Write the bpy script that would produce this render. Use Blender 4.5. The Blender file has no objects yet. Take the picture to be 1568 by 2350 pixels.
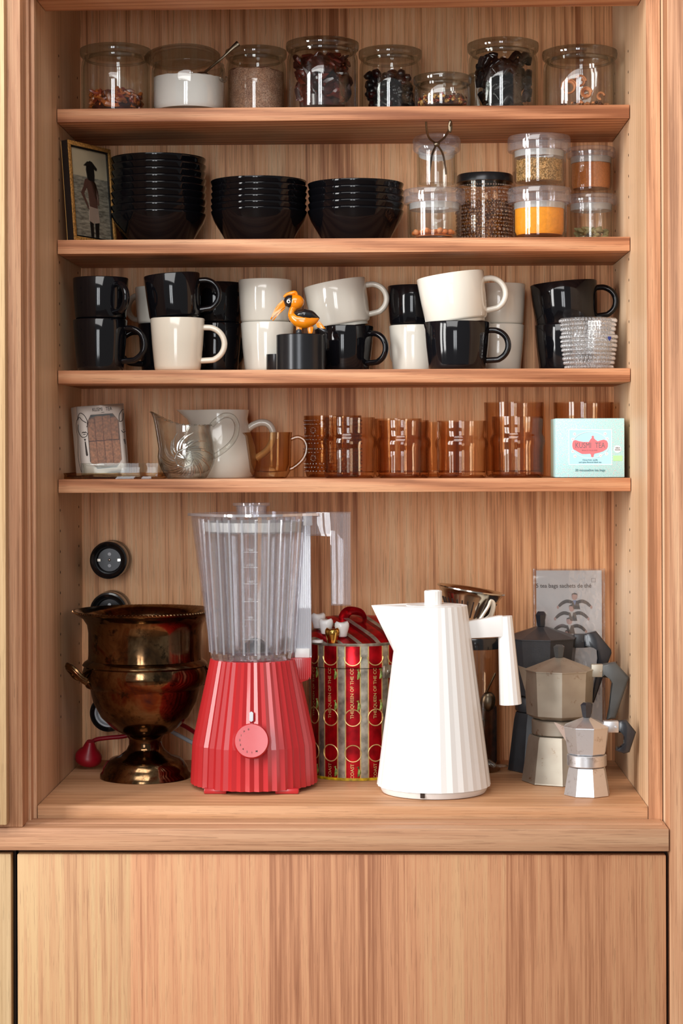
import bpy, bmesh, math, random
from mathutils import Vector, Matrix, noise
random.seed(7)
sc = bpy.context.scene
PI = math.pi; R = math.radians

# ------------------------------------------------------------------ camera
F, H = 4551.34, 1.5106
CX, CD = 0.07226, 3.03873
YAW, ROLL, PITCH, SY = 0.02471, -0.00326, -0.00014, -139.53
fwd = Vector((-math.sin(YAW), math.cos(YAW), 0)); rt = Vector((math.cos(YAW), math.sin(YAW), 0)); up = Vector((0, 0, 1))
fwd, up = math.cos(PITCH)*fwd + math.sin(PITCH)*up, math.cos(PITCH)*up - math.sin(PITCH)*fwd
rt, up = math.cos(ROLL)*rt + math.sin(ROLL)*up, math.cos(ROLL)*up - math.sin(ROLL)*rt
CAM = Vector((CX, -CD, H))
cd = bpy.data.cameras.new('camera'); cam = bpy.data.objects.new('camera', cd)
sc.collection.objects.link(cam); sc.camera = cam
cd.sensor_fit = 'VERTICAL'; cd.sensor_height = 36; cd.lens = 36*F/2350
cd.shift_y = SY/2350; cd.clip_start = .05; cd.clip_end = 60
m = Matrix.Identity(4)
for i in range(3):
    m[i][0] = rt[i]; m[i][1] = up[i]; m[i][2] = -fwd[i]; m[i][3] = CAM[i]
cam.matrix_world = m

def P(px, py, Y):
    "the point of the place seen at this spot of the photograph, on the plane at depth Y"
    d = fwd + rt*((px-784)/F) + up*((1175+SY-py)/F)
    return CAM + d*((Y+CD)/d.y)
def mp(Y): return (Y+CD)/F
def PXZ(px, py, Y):
    p = P(px, py, Y); return p.x, p.z

# ------------------------------------------------------------------ light
sc.view_settings.view_transform = 'Standard'; sc.view_settings.look = 'None'
sc.view_settings.gamma = 1; sc.view_settings.use_curve_mapping = False
sc.view_settings.exposure = 0.12
sc.cycles.transparent_max_bounces = 40
sc.cycles.max_bounces = 14
sc.cycles.transmission_bounces = 14
w = bpy.data.worlds.new('World'); sc.world = w; w.use_nodes = True
w.node_tree.nodes['Background'].inputs[0].default_value = (1.0, .965, .93, 1)
w.node_tree.nodes['Background'].inputs[1].default_value = .23
def area_light(name, loc, target, sx, sy, power, col):
    l = bpy.data.lights.new(name, 'AREA'); l.shape = 'RECTANGLE'; l.size = sx; l.size_y = sy
    l.energy = power; l.color = col
    o = bpy.data.objects.new(name, l); sc.collection.objects.link(o)
    o.location = loc; o.rotation_euler = (Vector(target)-Vector(loc)).to_track_quat('-Z', 'Y').to_euler()
    return o
# tall two-pane window to the left of the camera
for k in (-1, 1):
    area_light('daylight_left_window', (-2.60+.28*k, -1.95-.3*k, 2.2), (0.1, 0, 1.35), .50, 2.3, 60, (1.0, .985, .965))
# tall narrow window straight behind the camera
for k in (-1, 1):
    area_light('daylight_rear_window', (-.50+.25*k, -4.4, 1.95), (0.0, 0, 1.3), .36, 2.1, 24, (.95, .975, 1.0))
# added overhead light, unseen, for a brighter bottom and darker top compartment
area_light('overhead_fill', (-.35, -1.35, 2.75), (0.1, 0, 1.25), 1.2, .8, 19, (1.0, .98, .96))

# ------------------------------------------------------------------ helpers
def S(r, g, b):
    f = lambda c: (c/255/12.92 if c/255 <= .04045 else ((c/255+.055)/1.055)**2.4)
    return (f(r), f(g), f(b), 1)
MATS = {}
def nmat(name):
    mt = bpy.data.materials.new(name); mt.use_nodes = True; nt = mt.node_tree
    for n in list(nt.nodes): nt.nodes.remove(n)
    out = nt.nodes.new('ShaderNodeOutputMaterial'); MATS[name] = mt
    return mt, nt, out
def mth(nt, op, a, b=None, c=None):
    n = nt.nodes.new('ShaderNodeMath'); n.operation = op
    for i, v in enumerate((a, b, c)):
        if v is None: continue
        if isinstance(v, (int, float)): n.inputs[i].default_value = v
        else: nt.links.new(v, n.inputs[i])
    return n.outputs[0]
def mixc(nt, f, a, b, mode='MIX'):
    n = nt.nodes.new('ShaderNodeMix'); n.data_type = 'RGBA'; n.blend_type = mode
    for i, v in ((0, f), (6, a), (7, b)):
        if isinstance(v, (int, float)): n.inputs[i].default_value = v
        elif isinstance(v, tuple): n.inputs[i].default_value = v
        else: nt.links.new(v, n.inputs[i])
    return n.outputs[2]
def tex(nt, kind, scale, detail=2, rough=.5, dist=0, stretch=(1, 1, 1), loc=(0, 0, 0), src='Object'):
    tc = nt.nodes.new('ShaderNodeTexCoord'); mp_ = nt.nodes.new('ShaderNodeMapping')
    mp_.inputs['Scale'].default_value = stretch; mp_.inputs['Location'].default_value = loc
    nt.links.new(tc.outputs[src], mp_.inputs[0])
    n = nt.nodes.new('ShaderNodeTex'+kind)
    if kind == 'Noise':
        n.inputs['Scale'].default_value = scale; n.inputs['Detail'].default_value = detail
        n.inputs['Roughness'].default_value = rough; n.inputs['Distortion'].default_value = dist
    elif kind == 'Wave':
        n.wave_type = 'BANDS'; n.bands_direction = 'DIAGONAL'
        n.inputs['Scale'].default_value = scale; n.inputs['Distortion'].default_value = dist
        n.inputs['Detail'].default_value = detail; n.inputs['Detail Scale'].default_value = 1.2
    else:
        n.inputs['Scale'].default_value = scale
    nt.links.new(mp_.outputs[0], n.inputs['Vector'])
    return n
def ramp(nt, src, stops):
    n = nt.nodes.new('ShaderNodeValToRGB'); cr = n.color_ramp
    while len(cr.elements) < len(stops): cr.elements.new(.5)
    for e, (p, c) in zip(cr.elements, stops): e.position = p; e.color = c
    nt.links.new(src, n.inputs[0]); return n.outputs[0]
def principled(nt, out, **kw):
    b = nt.nodes.new('ShaderNodeBsdfPrincipled'); nt.links.new(b.outputs[0], out.inputs[0])
    for k, v in kw.items():
        k = k.replace('_', ' ')
        if isinstance(v, (int, float, tuple)): b.inputs[k].default_value = v
        else: nt.links.new(v, b.inputs[k])
    return b
def bump(nt, b, h, strength, dist=.001):
    n = nt.nodes.new('ShaderNodeBump'); n.inputs['Strength'].default_value = strength
    n.inputs['Distance'].default_value = dist
    nt.links.new(h, n.inputs['Height']); nt.links.new(n.outputs[0], b.inputs['Normal'])

def plain(name, col, rough=.4, metal=0, coat=0, var=.06, vs=40, bmp=0, bs=200, spec=.5):
    mt, nt, out = nmat(name)
    n = tex(nt, 'Noise', vs, 3)
    d = tuple(c*(1-var*2) for c in col[:3])+(1,); l = tuple(min(1, c*(1+var)) for c in col[:3])+(1,)
    c = ramp(nt, n.outputs[0], [(.3, d), (.7, l)])
    b = principled(nt, out, Base_Color=c, Roughness=rough, Metallic=metal)
    b.inputs['Specular IOR Level'].default_value = spec
    b.inputs['Coat Weight'].default_value = coat; b.inputs['Coat Roughness'].default_value = .04
    if bmp:
        n2 = tex(nt, 'Noise', bs, 4); bump(nt, b, n2.outputs[0], bmp)
    return mt

def oak(name, axis, dark, mid, light, loc=(0, 0, 0), streak=1.0, wav=1.0, rough=.5, board=1.0, plank=0, pale=None):
    "oak with the grain along one axis: broad board tones, streaks and fine dark pores"
    mt, nt, out = nmat(name)
    def st(a, l):
        v = [a, a, a]; v['XYZ'.index(axis)] = l; return tuple(v)
    tone = tex(nt, 'Noise', 1, 2, .5, 0, st(11, .35), loc)
    str1 = tex(nt, 'Noise', 1, 4, .65, .25, st(170, 1.7), loc)
    str2 = tex(nt, 'Noise', 1, 3, .6, 0, st(430, 5), loc)
    pore = tex(nt, 'Noise', 1, 2, .6, 0, st(900, 15), loc)
    wv = tex(nt, 'Wave', 26, 3, 0, 5.5, st(1, .05), loc)
    a = mth(nt, 'MULTIPLY', mth(nt, 'SUBTRACT', tone.outputs[0], .5), 1.5*board)
    a = mth(nt, 'ADD', a, mth(nt, 'MULTIPLY', mth(nt, 'SUBTRACT', str1.outputs[0], .5), 0.95*streak))
    a = mth(nt, 'ADD', a, mth(nt, 'MULTIPLY', mth(nt, 'SUBTRACT', str2.outputs[0], .5), 0.85*streak))
    a = mth(nt, 'ADD', a, mth(nt, 'MULTIPLY', mth(nt, 'SUBTRACT', wv.outputs['Fac'], .5), .22*wav))
    tc = nt.nodes.new('ShaderNodeTexCoord'); sp = nt.nodes.new('ShaderNodeSeparateXYZ'); nt.links.new(tc.outputs['Object'], sp.inputs[0])
    if plank:
        wn = nt.nodes.new('ShaderNodeTexWhiteNoise'); wn.noise_dimensions = '1D'
        nt.links.new(mth(nt, 'FLOOR', mth(nt, 'DIVIDE', mth(nt, 'ADD', sp.outputs['X'], 3.07), .165)), wn.inputs['W'])
        a = mth(nt, 'ADD', a, mth(nt, 'MULTIPLY', mth(nt, 'SUBTRACT', wn.outputs[0], .5), plank))
    a = mth(nt, 'ADD', a, .5)
    c = ramp(nt, a, [(.12, dark), (.46, mid), (.86, light)])
    if pale is not None: c = mixc(nt, mth(nt, 'MULTIPLY', mth(nt, 'LESS_THAN', sp.outputs['X'], pale), .85), c, (.90, 1.06, 1.04, 1), 'MULTIPLY')
    pf = mth(nt, 'MULTIPLY', mth(nt, 'GREATER_THAN', pore.outputs[0], .60), .34)
    dk = tuple(x*.52 for x in dark[:3])+(1,)
    c = mixc(nt, pf, c, dk)
    b = principled(nt, out, Base_Color=c, Roughness=rough, Specular_IOR_Level=.35)
    bump(nt, b, str2.outputs[0], .12, .0006)
    return mt

def glass(name, tint, edge, refl=.055, rough=.01, refr=0.0, ior=1.3, bmp=0, bscale=60, kind='Noise', white=0, grz=.45):
    "blown glass: see-through, deeper in tone where the wall is seen edge-on, mirror-like at grazing angles"
    mt, nt, out = nmat(name)
    lw = nt.nodes.new('ShaderNodeLayerWeight'); lw.inputs['Blend'].default_value = .5
    f = lw.outputs['Facing']
    nrm = None
    if bmp:
        n = tex(nt, kind, bscale, 2)
        bn = nt.nodes.new('ShaderNodeBump'); bn.inputs['Strength'].default_value = bmp; bn.inputs['Distance'].default_value = .002
        nt.links.new(n.outputs[0], bn.inputs['Height']); nrm = bn.outputs[0]
        nt.links.new(nrm, lw.inputs['Normal'])
    fe = mth(nt, 'POWER', f, 2.6)
    col = mixc(nt, fe, tint, edge)
    tr = nt.nodes.new('ShaderNodeBsdfTransparent'); nt.links.new(col, tr.inputs[0])
    last = tr.outputs[0]
    if refr:
        rf = nt.nodes.new('ShaderNodeBsdfRefraction'); rf.inputs['IOR'].default_value = ior; rf.inputs['Roughness'].default_value = .02
        nt.links.new(col, rf.inputs[0])
        if nrm: nt.links.new(nrm, rf.inputs['Normal'])
        mx = nt.nodes.new('ShaderNodeMixShader'); mx.inputs[0].default_value = refr
        nt.links.new(last, mx.inputs[1]); nt.links.new(rf.outputs[0], mx.inputs[2]); last = mx.outputs[0]
    if white:
        df = nt.nodes.new('ShaderNodeBsdfDiffuse'); df.inputs[0].default_value = (.85, .87, .92, 1)
        mx = nt.nodes.new('ShaderNodeMixShader'); mx.inputs[0].default_value = white
        nt.links.new(last, mx.inputs[1]); nt.links.new(df.outputs[0], mx.inputs[2]); last = mx.outputs[0]
    g = nt.nodes.new('ShaderNodeBsdfGlossy'); g.inputs['Roughness'].default_value = rough
    g.inputs[0].default_value = (1, 1, 1, 1)
    if nrm: nt.links.new(nrm, g.inputs['Normal'])
    fr = mth(nt, 'ADD', mth(nt, 'MULTIPLY', mth(nt, 'POWER', f, 4.5), grz), refl)
    mx = nt.nodes.new('ShaderNodeMixShader'); nt.links.new(fr, mx.inputs[0])
    nt.links.new(last, mx.inputs[1]); nt.links.new(g.outputs[0], mx.inputs[2])
    nt.links.new(mx.outputs[0], out.inputs[0])
    return mt

I4 = Matrix.Identity(4)
def T(x, y, z): return Matrix.Translation((x, y, z))
def RX(a): return Matrix.Rotation(a, 4, 'X')
def RY(a): return Matrix.Rotation(a, 4, 'Y')
def RZ(a): return Matrix.Rotation(a, 4, 'Z')

class MB:
    def __init__(s): s.v = []; s.f = []; s.m = []
    def add(s, vs, fs, M=None, mi=0):
        o = len(s.v)
        s.v += [tuple(M @ Vector(p)) for p in vs] if M is not None else [tuple(p) for p in vs]
        s.f += [tuple(i+o for i in f) for f in fs]; s.m += [mi]*len(fs); return s
    def box(s, x0, x1, y0, y1, z0, z1, M=None, mi=0, bev=0):
        if bev:
            bm = bmesh.new(); bmesh.ops.create_cube(bm, size=1)
            for p in bm.verts:
                p.co = Vector(((x0+x1)/2+p.co.x*(x1-x0), (y0+y1)/2+p.co.y*(y1-y0), (z0+z1)/2+p.co.z*(z1-z0)))
            bmesh.ops.bevel(bm, geom=bm.edges[:], offset=bev, segments=2, affect='EDGES', profile=.5)
            bm.verts.index_update()
            s.add([p.co[:] for p in bm.verts], [[q.index for q in f.verts] for f in bm.faces], M, mi); bm.free(); return s
        vs = [(x, y, z) for z in (z0, z1) for y in (y0, y1) for x in (x0, x1)]
        return s.add(vs, [(0, 2, 3, 1), (4, 5, 7, 6), (0, 1, 5, 4), (2, 6, 7, 3), (0, 4, 6, 2), (1, 3, 7, 5)], M, mi)
    def lathe(s, prof, n=48, M=None, mi=0, fn=None, ph=0, close=False):
        vs = []; fs = []
        for r, z in prof:
            for k in range(n):
                a = ph+2*PI*k/n
                if fn: vs.append(fn(a, r, z, k))
                else: vs.append((r*math.cos(a), r*math.sin(a), z))
        L = len(prof); rng = range(L if close else L-1)
        for j in rng:
            j2 = (j+1) % L
            for k in range(n):
                k2 = (k+1) % n
                fs.append((j*n+k, j*n+k2, j2*n+k2, j2*n+k))
        return s.add(vs, fs, M, mi)
    def tube(s, path, rad, n=12, M=None, mi=0, flat=1.0, closed=False, cap=True):
        pts = [Vector(p) for p in path]; L = len(pts)
        rads = rad if isinstance(rad, (list, tuple)) else [rad]*L
        tan = []
        for i in range(L):
            a = pts[(i-1) % L] if closed else pts[max(i-1, 0)]; b = pts[(i+1) % L] if closed else pts[min(i+1, L-1)]
            t = (b-a); tan.append(t.normalized() if t.length else Vector((0, 0, 1)))
        ref = Vector((0, 1, 0)) if abs(tan[0].y) < .9 else Vector((1, 0, 0))
        u = tan[0].cross(ref).normalized(); vs = []; fs = []
        for i in range(L):
            u = (u-tan[i]*u.dot(tan[i])).normalized(); w_ = tan[i].cross(u)
            for k in range(n):
                a = 2*PI*k/n
                vs.append(pts[i]+u*math.cos(a)*rads[i]+w_*math.sin(a)*rads[i]*flat)
        for i in range(L if closed else L-1):
            j = (i+1) % L
            for k in range(n):
                fs.append((i*n+k, i*n+(k+1) % n, j*n+(k+1) % n, j*n+k))
        if cap and not closed:
            fs.append(tuple(range(n))[::-1]); fs.append(tuple((L-1)*n+k for k in range(n)))
        return s.add(vs, fs, M, mi)
    def ball(s, c, r, nu=12, nv=8, M=None, mi=0):
        if isinstance(r, (int, float)): r = (r, r, r)
        vs = [(c[0], c[1], c[2]-r[2])]; fs = []
        for j in range(1, nv):
            b = -PI/2+PI*j/nv
            for k in range(nu):
                a = 2*PI*k/nu
                vs.append((c[0]+r[0]*math.cos(b)*math.cos(a), c[1]+r[1]*math.cos(b)*math.sin(a), c[2]+r[2]*math.sin(b)))
        vs.append((c[0], c[1], c[2]+r[2])); e = len(vs)-1
        for k in range(nu):
            fs.append((0, 1+(k+1) % nu, 1+k)); fs.append((e, e-nu+k, e-nu+(k+1) % nu))
        for j in range(nv-2):
            for k in range(nu):
                a = 1+j*nu; fs.append((a+k, a+(k+1) % nu, a+nu+(k+1) % nu, a+nu+k))
        return s.add(vs, fs, M, mi)
    def prism(s, poly, y0, y1, M=None, mi=0, bev=0):
        "outline in x,z given a thickness along y"
        n = len(poly)
        ar = sum(poly[i][0]*poly[(i+1) % n][1]-poly[(i+1) % n][0]*poly[i][1] for i in range(n))
        if ar < 0: poly = poly[::-1]
        vs = [(x, y0, z) for x, z in poly]+[(x, y1, z) for x, z in poly]
        fs = [tuple(range(n)), tuple(range(n, 2*n))[::-1]]+[(i, i+n, (i+1) % n+n, (i+1) % n) for i in range(n)]
        if bev:
            bm = bmesh.new(); bv = [bm.verts.new(p) for p in vs]
            for f in fs: bm.faces.new([bv[i] for i in f])
            ed = [e for e in bm.edges if abs(e.verts[0].co.y-e.verts[1].co.y) < 1e-7]
            bmesh.ops.bevel(bm, geom=ed, offset=bev, segments=2, affect='EDGES', profile=.5)
            bm.verts.index_update()
            vs = [p.co[:] for p in bm.verts]; fs = [[q.index for q in f.verts] for f in bm.faces]; bm.free()
        return s.add(vs, fs, M, mi)
    def text(s, body, size, M=None, mi=0, depth=.0001, fn=None, sx=1, bold=0, space=1):
        cu = bpy.data.curves.new('lettering', 'FONT'); cu.body = body; cu.size = size; cu.align_x = 'CENTER'; cu.align_y = 'CENTER'
        cu.extrude = depth; cu.offset = bold; cu.space_character = space; cu.resolution_u = 3
        o = bpy.data.objects.new('lettering', cu); sc.collection.objects.link(o)
        dg = bpy.context.evaluated_depsgraph_get(); e = o.evaluated_get(dg); me = e.to_mesh()
        vs = [(p.co.x*sx, -p.co.z, p.co.y) for p in me.vertices]; fs = [tuple(f.vertices) for f in me.polygons]
        e.to_mesh_clear(); bpy.data.objects.remove(o); bpy.data.curves.remove(cu)
        if fn: vs = [fn(*p) for p in vs]
        return s.add(vs, fs, M, mi)
    def build(s, name, mats, parent=None, sharp=40, loc=None, flat=False):
        me = bpy.data.meshes.new(name); bm = bmesh.new()
        bv = [bm.verts.new(p) for p in s.v]
        for f, mi in zip(s.f, s.m):
            g = []
            for i in f:
                if not g or g[-1] != i: g.append(i)
            if len(set(g)) < 3: continue
            try: bf = bm.faces.new([bv[i] for i in g]); bf.material_index = mi
            except ValueError: pass
        bmesh.ops.remove_doubles(bm, verts=bm.verts[:], dist=2e-6)
        bmesh.ops.recalc_face_normals(bm, faces=bm.faces[:])
        for f in bm.faces: f.smooth = not flat
        if not flat:
            lim = R(sharp)
            for e in bm.edges:
                if len(e.link_faces) == 2 and e.calc_face_angle(0) > lim: e.smooth = False
        bm.to_mesh(me); bm.free()
        for mt in (mats if isinstance(mats, (list, tuple)) else [mats]): me.materials.append(MATS[mt])
        o = bpy.data.objects.new(name, me); sc.collection.objects.link(o)
        if parent: o.parent = parent
        if loc: o.location = loc
        return o

def tag(o, label=None, cat=None, group=None, kind=None):
    for k, v in (('label', label), ('category', cat), ('group', group), ('kind', kind)):
        if v: o[k] = v
    return o
def thing(name, label, cat, loc=(0, 0, 0), group=None, rot=None):
    o = bpy.data.objects.new(name, None); sc.collection.objects.link(o); o.empty_display_size = .01
    o.location = loc
    if rot: o.rotation_euler = rot
    return tag(o, label, cat, group)
def copy_tree(o, parent=None):
    c = o.copy(); sc.collection.objects.link(c)
    if parent: c.parent = parent
    for ch in list(o.children): copy_tree(ch, c)
    return c
def arc(cx, cz, r, a0, a1, n, y=0, ez=1):
    return [(cx+r*math.cos(R(a0+(a1-a0)*i/(n-1))), y, cz+r*ez*math.sin(R(a0+(a1-a0)*i/(n-1)))) for i in range(n)]
def smooth_path(pts, k=6):
    P_ = [Vector(p) for p in pts]; out = []
    for i in range(len(P_)-1):
        a = P_[max(i-1, 0)]; b = P_[i]; c = P_[i+1]; d = P_[min(i+2, len(P_)-1)]
        for j in range(k):
            t = j/k
            out.append(.5*((2*b)+(c-a)*t+(2*a-5*b+4*c-d)*t*t+(3*b-a-3*c+d)*t**3))
    out.append(P_[-1]); return out

# ------------------------------------------------------------------ materials
oak('oak_back', 'Z', S(174, 110, 68), S(246, 184, 132), S(252, 208, 160), (3, 0, 1), 1.0, board=.7, plank=.16)  # paled to brighten the recess, light put into the wood colour
oak('oak_side', 'Z', S(184, 144, 108), S(214, 176, 138), S(226, 194, 160), (0, 5, 2), .55, .6)  # paled: the colour carries the haze of light on the right wall
oak('oak_shelf', 'X', S(142, 88, 58), S(192, 132, 94), S(216, 164, 124), (1, 2, 3), .8, 2.0)  # darker wood from here to oak_ledge, offsetting strong light on the fronts
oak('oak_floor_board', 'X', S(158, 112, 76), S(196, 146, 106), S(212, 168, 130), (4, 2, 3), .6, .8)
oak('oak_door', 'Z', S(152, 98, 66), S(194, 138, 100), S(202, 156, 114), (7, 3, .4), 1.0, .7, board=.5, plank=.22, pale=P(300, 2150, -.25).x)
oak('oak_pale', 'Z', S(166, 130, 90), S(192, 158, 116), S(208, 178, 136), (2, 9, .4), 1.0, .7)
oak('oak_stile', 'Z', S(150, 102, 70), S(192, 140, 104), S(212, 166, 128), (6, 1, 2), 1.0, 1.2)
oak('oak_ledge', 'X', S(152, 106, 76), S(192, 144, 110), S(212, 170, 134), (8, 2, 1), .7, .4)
plain('dark_gap', S(48, 30, 20), .8)
plain('black_ceramic', (.0045, .0045, .006, 1), .07, 0, 0, .02, spec=.42)
plain('black_bowl', (.003, .003, .004, 1), .06, 0, 0, .02, spec=.3)
plain('room_floor', S(134, 104, 80), .5)
plain('white_ceramic', S(226, 222, 210), .12, 0, .4, .01, 10)
plain('cream_ceramic', S(232, 222, 204), .14, 0, .4, .01, 10)
plain('white_plastic', S(240, 240, 238), .32, 0, 0, .005, 8)
plain('red_plastic', S(184, 40, 44), .26, 0, .15, .01, 8)
plain('red_soft', S(150, 10, 30), .35, 0, 0, .02)
plain('black_plastic', (.008, .008, .009, 1), .18, 0, .3, .03)
plain('grey_plastic', S(196, 200, 206), .4)
plain('black_matte', (.030, .031, .035, 1), .38, 0, 0, .08, 60, .1, 600)
plain('steel', S(205, 200, 190), .16, 1, 0, .05)
plain('dark_steel', S(112, 100, 84), .3, 1, 0, .12, 60)
plain('gold', S(216, 168, 84), .12, 1, 0, .08)
plain('tin_black', (.022, .023, .026, 1), .24, .4, 0, .04)
glass('glass_clear', (.97, .975, .965, 1), (.62, .64, .60, 1), .045, refr=.0)
glass('glass_thick', (.93, .945, .93, 1), (.40, .43, .39, 1), .07, refr=.25, ior=1.15)
glass('glass_cut', (.97, .975, .955, 1), (.46, .47, .42, 1), .10, refr=.28, ior=1.3)
glass('glass_bead', (.985, .99, .99, 1), (.70, .72, .72, 1), .10, white=.03)
glass('glass_amber', (.95, .875, .785, 1), (.46, .28, .15, 1), .026, grz=.24)
glass('glass_amber_deep', (.91, .79, .63, 1), (.38, .20, .09, 1), .025, grz=.22)
glass('glass_dish', (.95, .955, .94, 1), (.6, .62, .58, 1), .014, grz=.03)
glass('glass_relief', (.93, .94, .92, 1), (.22, .23, .20, 1), .30, refr=.3, ior=1.3)
glass('plastic_glint', (.97, .97, 1, 1), (.62, .66, .78, 1), .34, white=.22, rough=.10)  # white mixed in paints highlight streaks on the pitcher, also whitens its lid
glass('bead_sparkle', (.99, .99, .99, 1), (.30, .31, .31, 1), .30, white=.12)  # diffuse white stands for sparkle on the tumbler beads
glass('glass_smoke', (.92, .86, .79, 1), (.45, .36, .28, 1), .05)
glass('glass_smoke_bump', (.90, .80, .70, 1), (.35, .26, .18, 1), .20, white=.03)
glass('seal_clear', (.85, .87, .84, 1), (.7, .7, .7, 1), .04, white=.35)
glass('plastic_clear', (.965, .965, .975, 1), (.66, .66, .71, 1), .06, white=.05)
glass('plastic_flute', (.975, .975, .99, 1), (.66, .67, .76, 1), .18, refr=.20, ior=1.25, white=.03, rough=.04)
glass('cellophane', (.97, .97, .98, 1), (.7, .7, .7, 1), .14, rough=.05, bmp=.6, bscale=38)
plain('seal_white', S(226, 226, 220), .5)
# ------------------------------------------------------------------ the cabinet
TOP = [z+H for z in (.5278, .3261, .1253, -.0422)]; BOT = [z+H for z in (.5069, .3043, .1043, -.0631)]
FT, FB, RZ_ = H-.5106, H-.5306, H+.6560
W2, YB, YF = .44, .238, -.187
YS = -.250
floor = MB().box(-3, 3, -5.5, .32, -.03, 0).build('floor', 'room_floor'); tag(floor, kind='structure')
wb = MB().box(-3, 3, .28, .32, 0, 2.7).build('wall_back', 'seal_white'); tag(wb, kind='structure')
cab = thing('display_cabinet', 'open oak cabinet with four shelves full of kitchenware above a long ledge', 'cabinet', (0, 0, 0))
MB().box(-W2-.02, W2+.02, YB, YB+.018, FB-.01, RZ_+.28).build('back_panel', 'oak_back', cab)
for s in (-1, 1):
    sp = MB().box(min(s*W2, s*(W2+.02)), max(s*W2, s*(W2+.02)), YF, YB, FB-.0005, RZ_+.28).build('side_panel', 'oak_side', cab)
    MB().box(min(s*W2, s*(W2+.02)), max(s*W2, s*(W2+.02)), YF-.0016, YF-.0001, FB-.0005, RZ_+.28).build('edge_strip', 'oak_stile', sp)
    hp = MB()
    zz = FT+.10
    while zz < RZ_-.02:
        if all(abs(zz-(t-.01)) > .018 for t in TOP):
            for yy in (.022, .205):
                hp.tube([(s*(W2-.0004), yy, zz), (s*(W2+.002), yy, zz)], .0021, 8)
        zz += .032
    hp.build('pin_holes', 'dark_gap', sp)['kind'] = 'stuff'
for t, b in zip(TOP, BOT):
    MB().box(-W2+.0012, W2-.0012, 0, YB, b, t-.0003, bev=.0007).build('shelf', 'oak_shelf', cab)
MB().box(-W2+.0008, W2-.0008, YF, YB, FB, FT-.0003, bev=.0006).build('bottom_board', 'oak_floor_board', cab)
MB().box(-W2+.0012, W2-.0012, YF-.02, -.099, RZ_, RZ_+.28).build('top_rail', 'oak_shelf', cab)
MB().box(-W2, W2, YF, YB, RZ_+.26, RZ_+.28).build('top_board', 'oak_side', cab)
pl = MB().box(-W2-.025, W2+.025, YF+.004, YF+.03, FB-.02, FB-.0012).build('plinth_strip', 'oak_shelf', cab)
XR, XL = P(1522, 1700, YF).x, P(70, 1700, YF).x
zl0, zl1, zl2 = P(800, 1953, YS-.006).z, P(800, 1901.5, YS-.006).z, P(800, 1889, YS+.026).z
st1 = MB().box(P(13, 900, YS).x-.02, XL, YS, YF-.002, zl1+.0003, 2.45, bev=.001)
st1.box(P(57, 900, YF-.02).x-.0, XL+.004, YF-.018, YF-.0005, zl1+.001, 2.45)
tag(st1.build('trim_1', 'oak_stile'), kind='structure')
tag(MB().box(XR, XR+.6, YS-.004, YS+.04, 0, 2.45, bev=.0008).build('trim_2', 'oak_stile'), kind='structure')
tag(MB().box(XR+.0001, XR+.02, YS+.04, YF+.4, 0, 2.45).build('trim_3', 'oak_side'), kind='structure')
ul = thing('wall_cabinet', 'pale oak cabinet door edge at the left rim beside the open cabinet', 'cabinet')
xd = P(12, 900, YS-.022).x
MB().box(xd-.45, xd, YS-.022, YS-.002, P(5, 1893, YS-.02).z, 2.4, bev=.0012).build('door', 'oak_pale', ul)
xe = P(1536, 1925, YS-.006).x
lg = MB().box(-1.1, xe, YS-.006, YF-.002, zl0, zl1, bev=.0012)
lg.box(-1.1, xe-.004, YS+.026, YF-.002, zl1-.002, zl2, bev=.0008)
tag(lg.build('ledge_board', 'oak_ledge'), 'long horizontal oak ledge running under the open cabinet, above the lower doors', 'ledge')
def base_cab(x0, x1, label, mt):
    b = thing('base_cabinet', label, 'cabinet', group='lower cabinets under the ledge')
    MB().box(x0-.006, x1+.006, YS+.024, YF+.4, .0, zl0-.0005).build('carcass', 'dark_gap', b)
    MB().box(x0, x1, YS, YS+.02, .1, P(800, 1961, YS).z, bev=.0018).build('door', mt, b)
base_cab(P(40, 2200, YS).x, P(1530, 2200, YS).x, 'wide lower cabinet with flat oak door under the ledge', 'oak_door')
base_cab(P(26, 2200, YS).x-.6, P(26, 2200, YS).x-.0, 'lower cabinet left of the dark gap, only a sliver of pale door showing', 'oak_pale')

# ------------------------------------------------------------------ top shelf: storage jars
def jar(name, cx, ytop, rpx, Yc, lidpx, label, zs, lid='closed', dy=.0, body_r=.965, group='glass storage jars on the top shelf', clip=True, mat='glass_clear'):
    s = mp(Yc); r = rpx*s; X = P(cx, 200, Yc).x
    ztop = P(cx, ytop, Yc-r).z; h = ztop-zs; lh = lidpx*s
    t = thing(name, label, 'jar', (X, Yc, zs), group)
    rb = r*body_r; hb = h-lh; wl = .0028
    MB().lathe([(0, .0015), (rb*.80, .0012), (rb*.93, .0), (rb*.985, .004), (rb, .011), (rb, hb*.84), (rb*.985, hb*.92), (rb*.95, hb*.965), (rb*.965, hb),
                (rb*.90, hb), (rb*.90, hb*.95), (rb-wl*1.1, hb*.86), (rb-wl, .013), (rb*.9, .0065), (0, .006)], 64).build('jar_body', mat, t)
    L = [(0, lh*.92), (r*.60, lh*.95), (r*.90, lh*1.0), (r*.99, lh*.86), (r, lh*.55), (r*.985, lh*.18), (r*.95, .0006), (rb*.90, .0004), (rb*.88, -lh*.25), (rb*.80, -lh*.25), (rb*.78, lh*.18), (r*.5, lh*.45), (0, lh*.42)]
    lm = MB().lathe(L, 64)
    lo = lm.build('jar_lid', 'glass_thick', t)
    lo.location = (0, 0, hb+.0004)
    return t, X, rb, hb, h, lo
def stuff(name, mb, mats, label, cat, loc, flat=False, sharp=40, group=None):
    o = mb.build(name, mats, None, sharp=sharp, flat=flat); o.location = loc
    return tag(o, label, cat, group, 'stuff')
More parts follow.
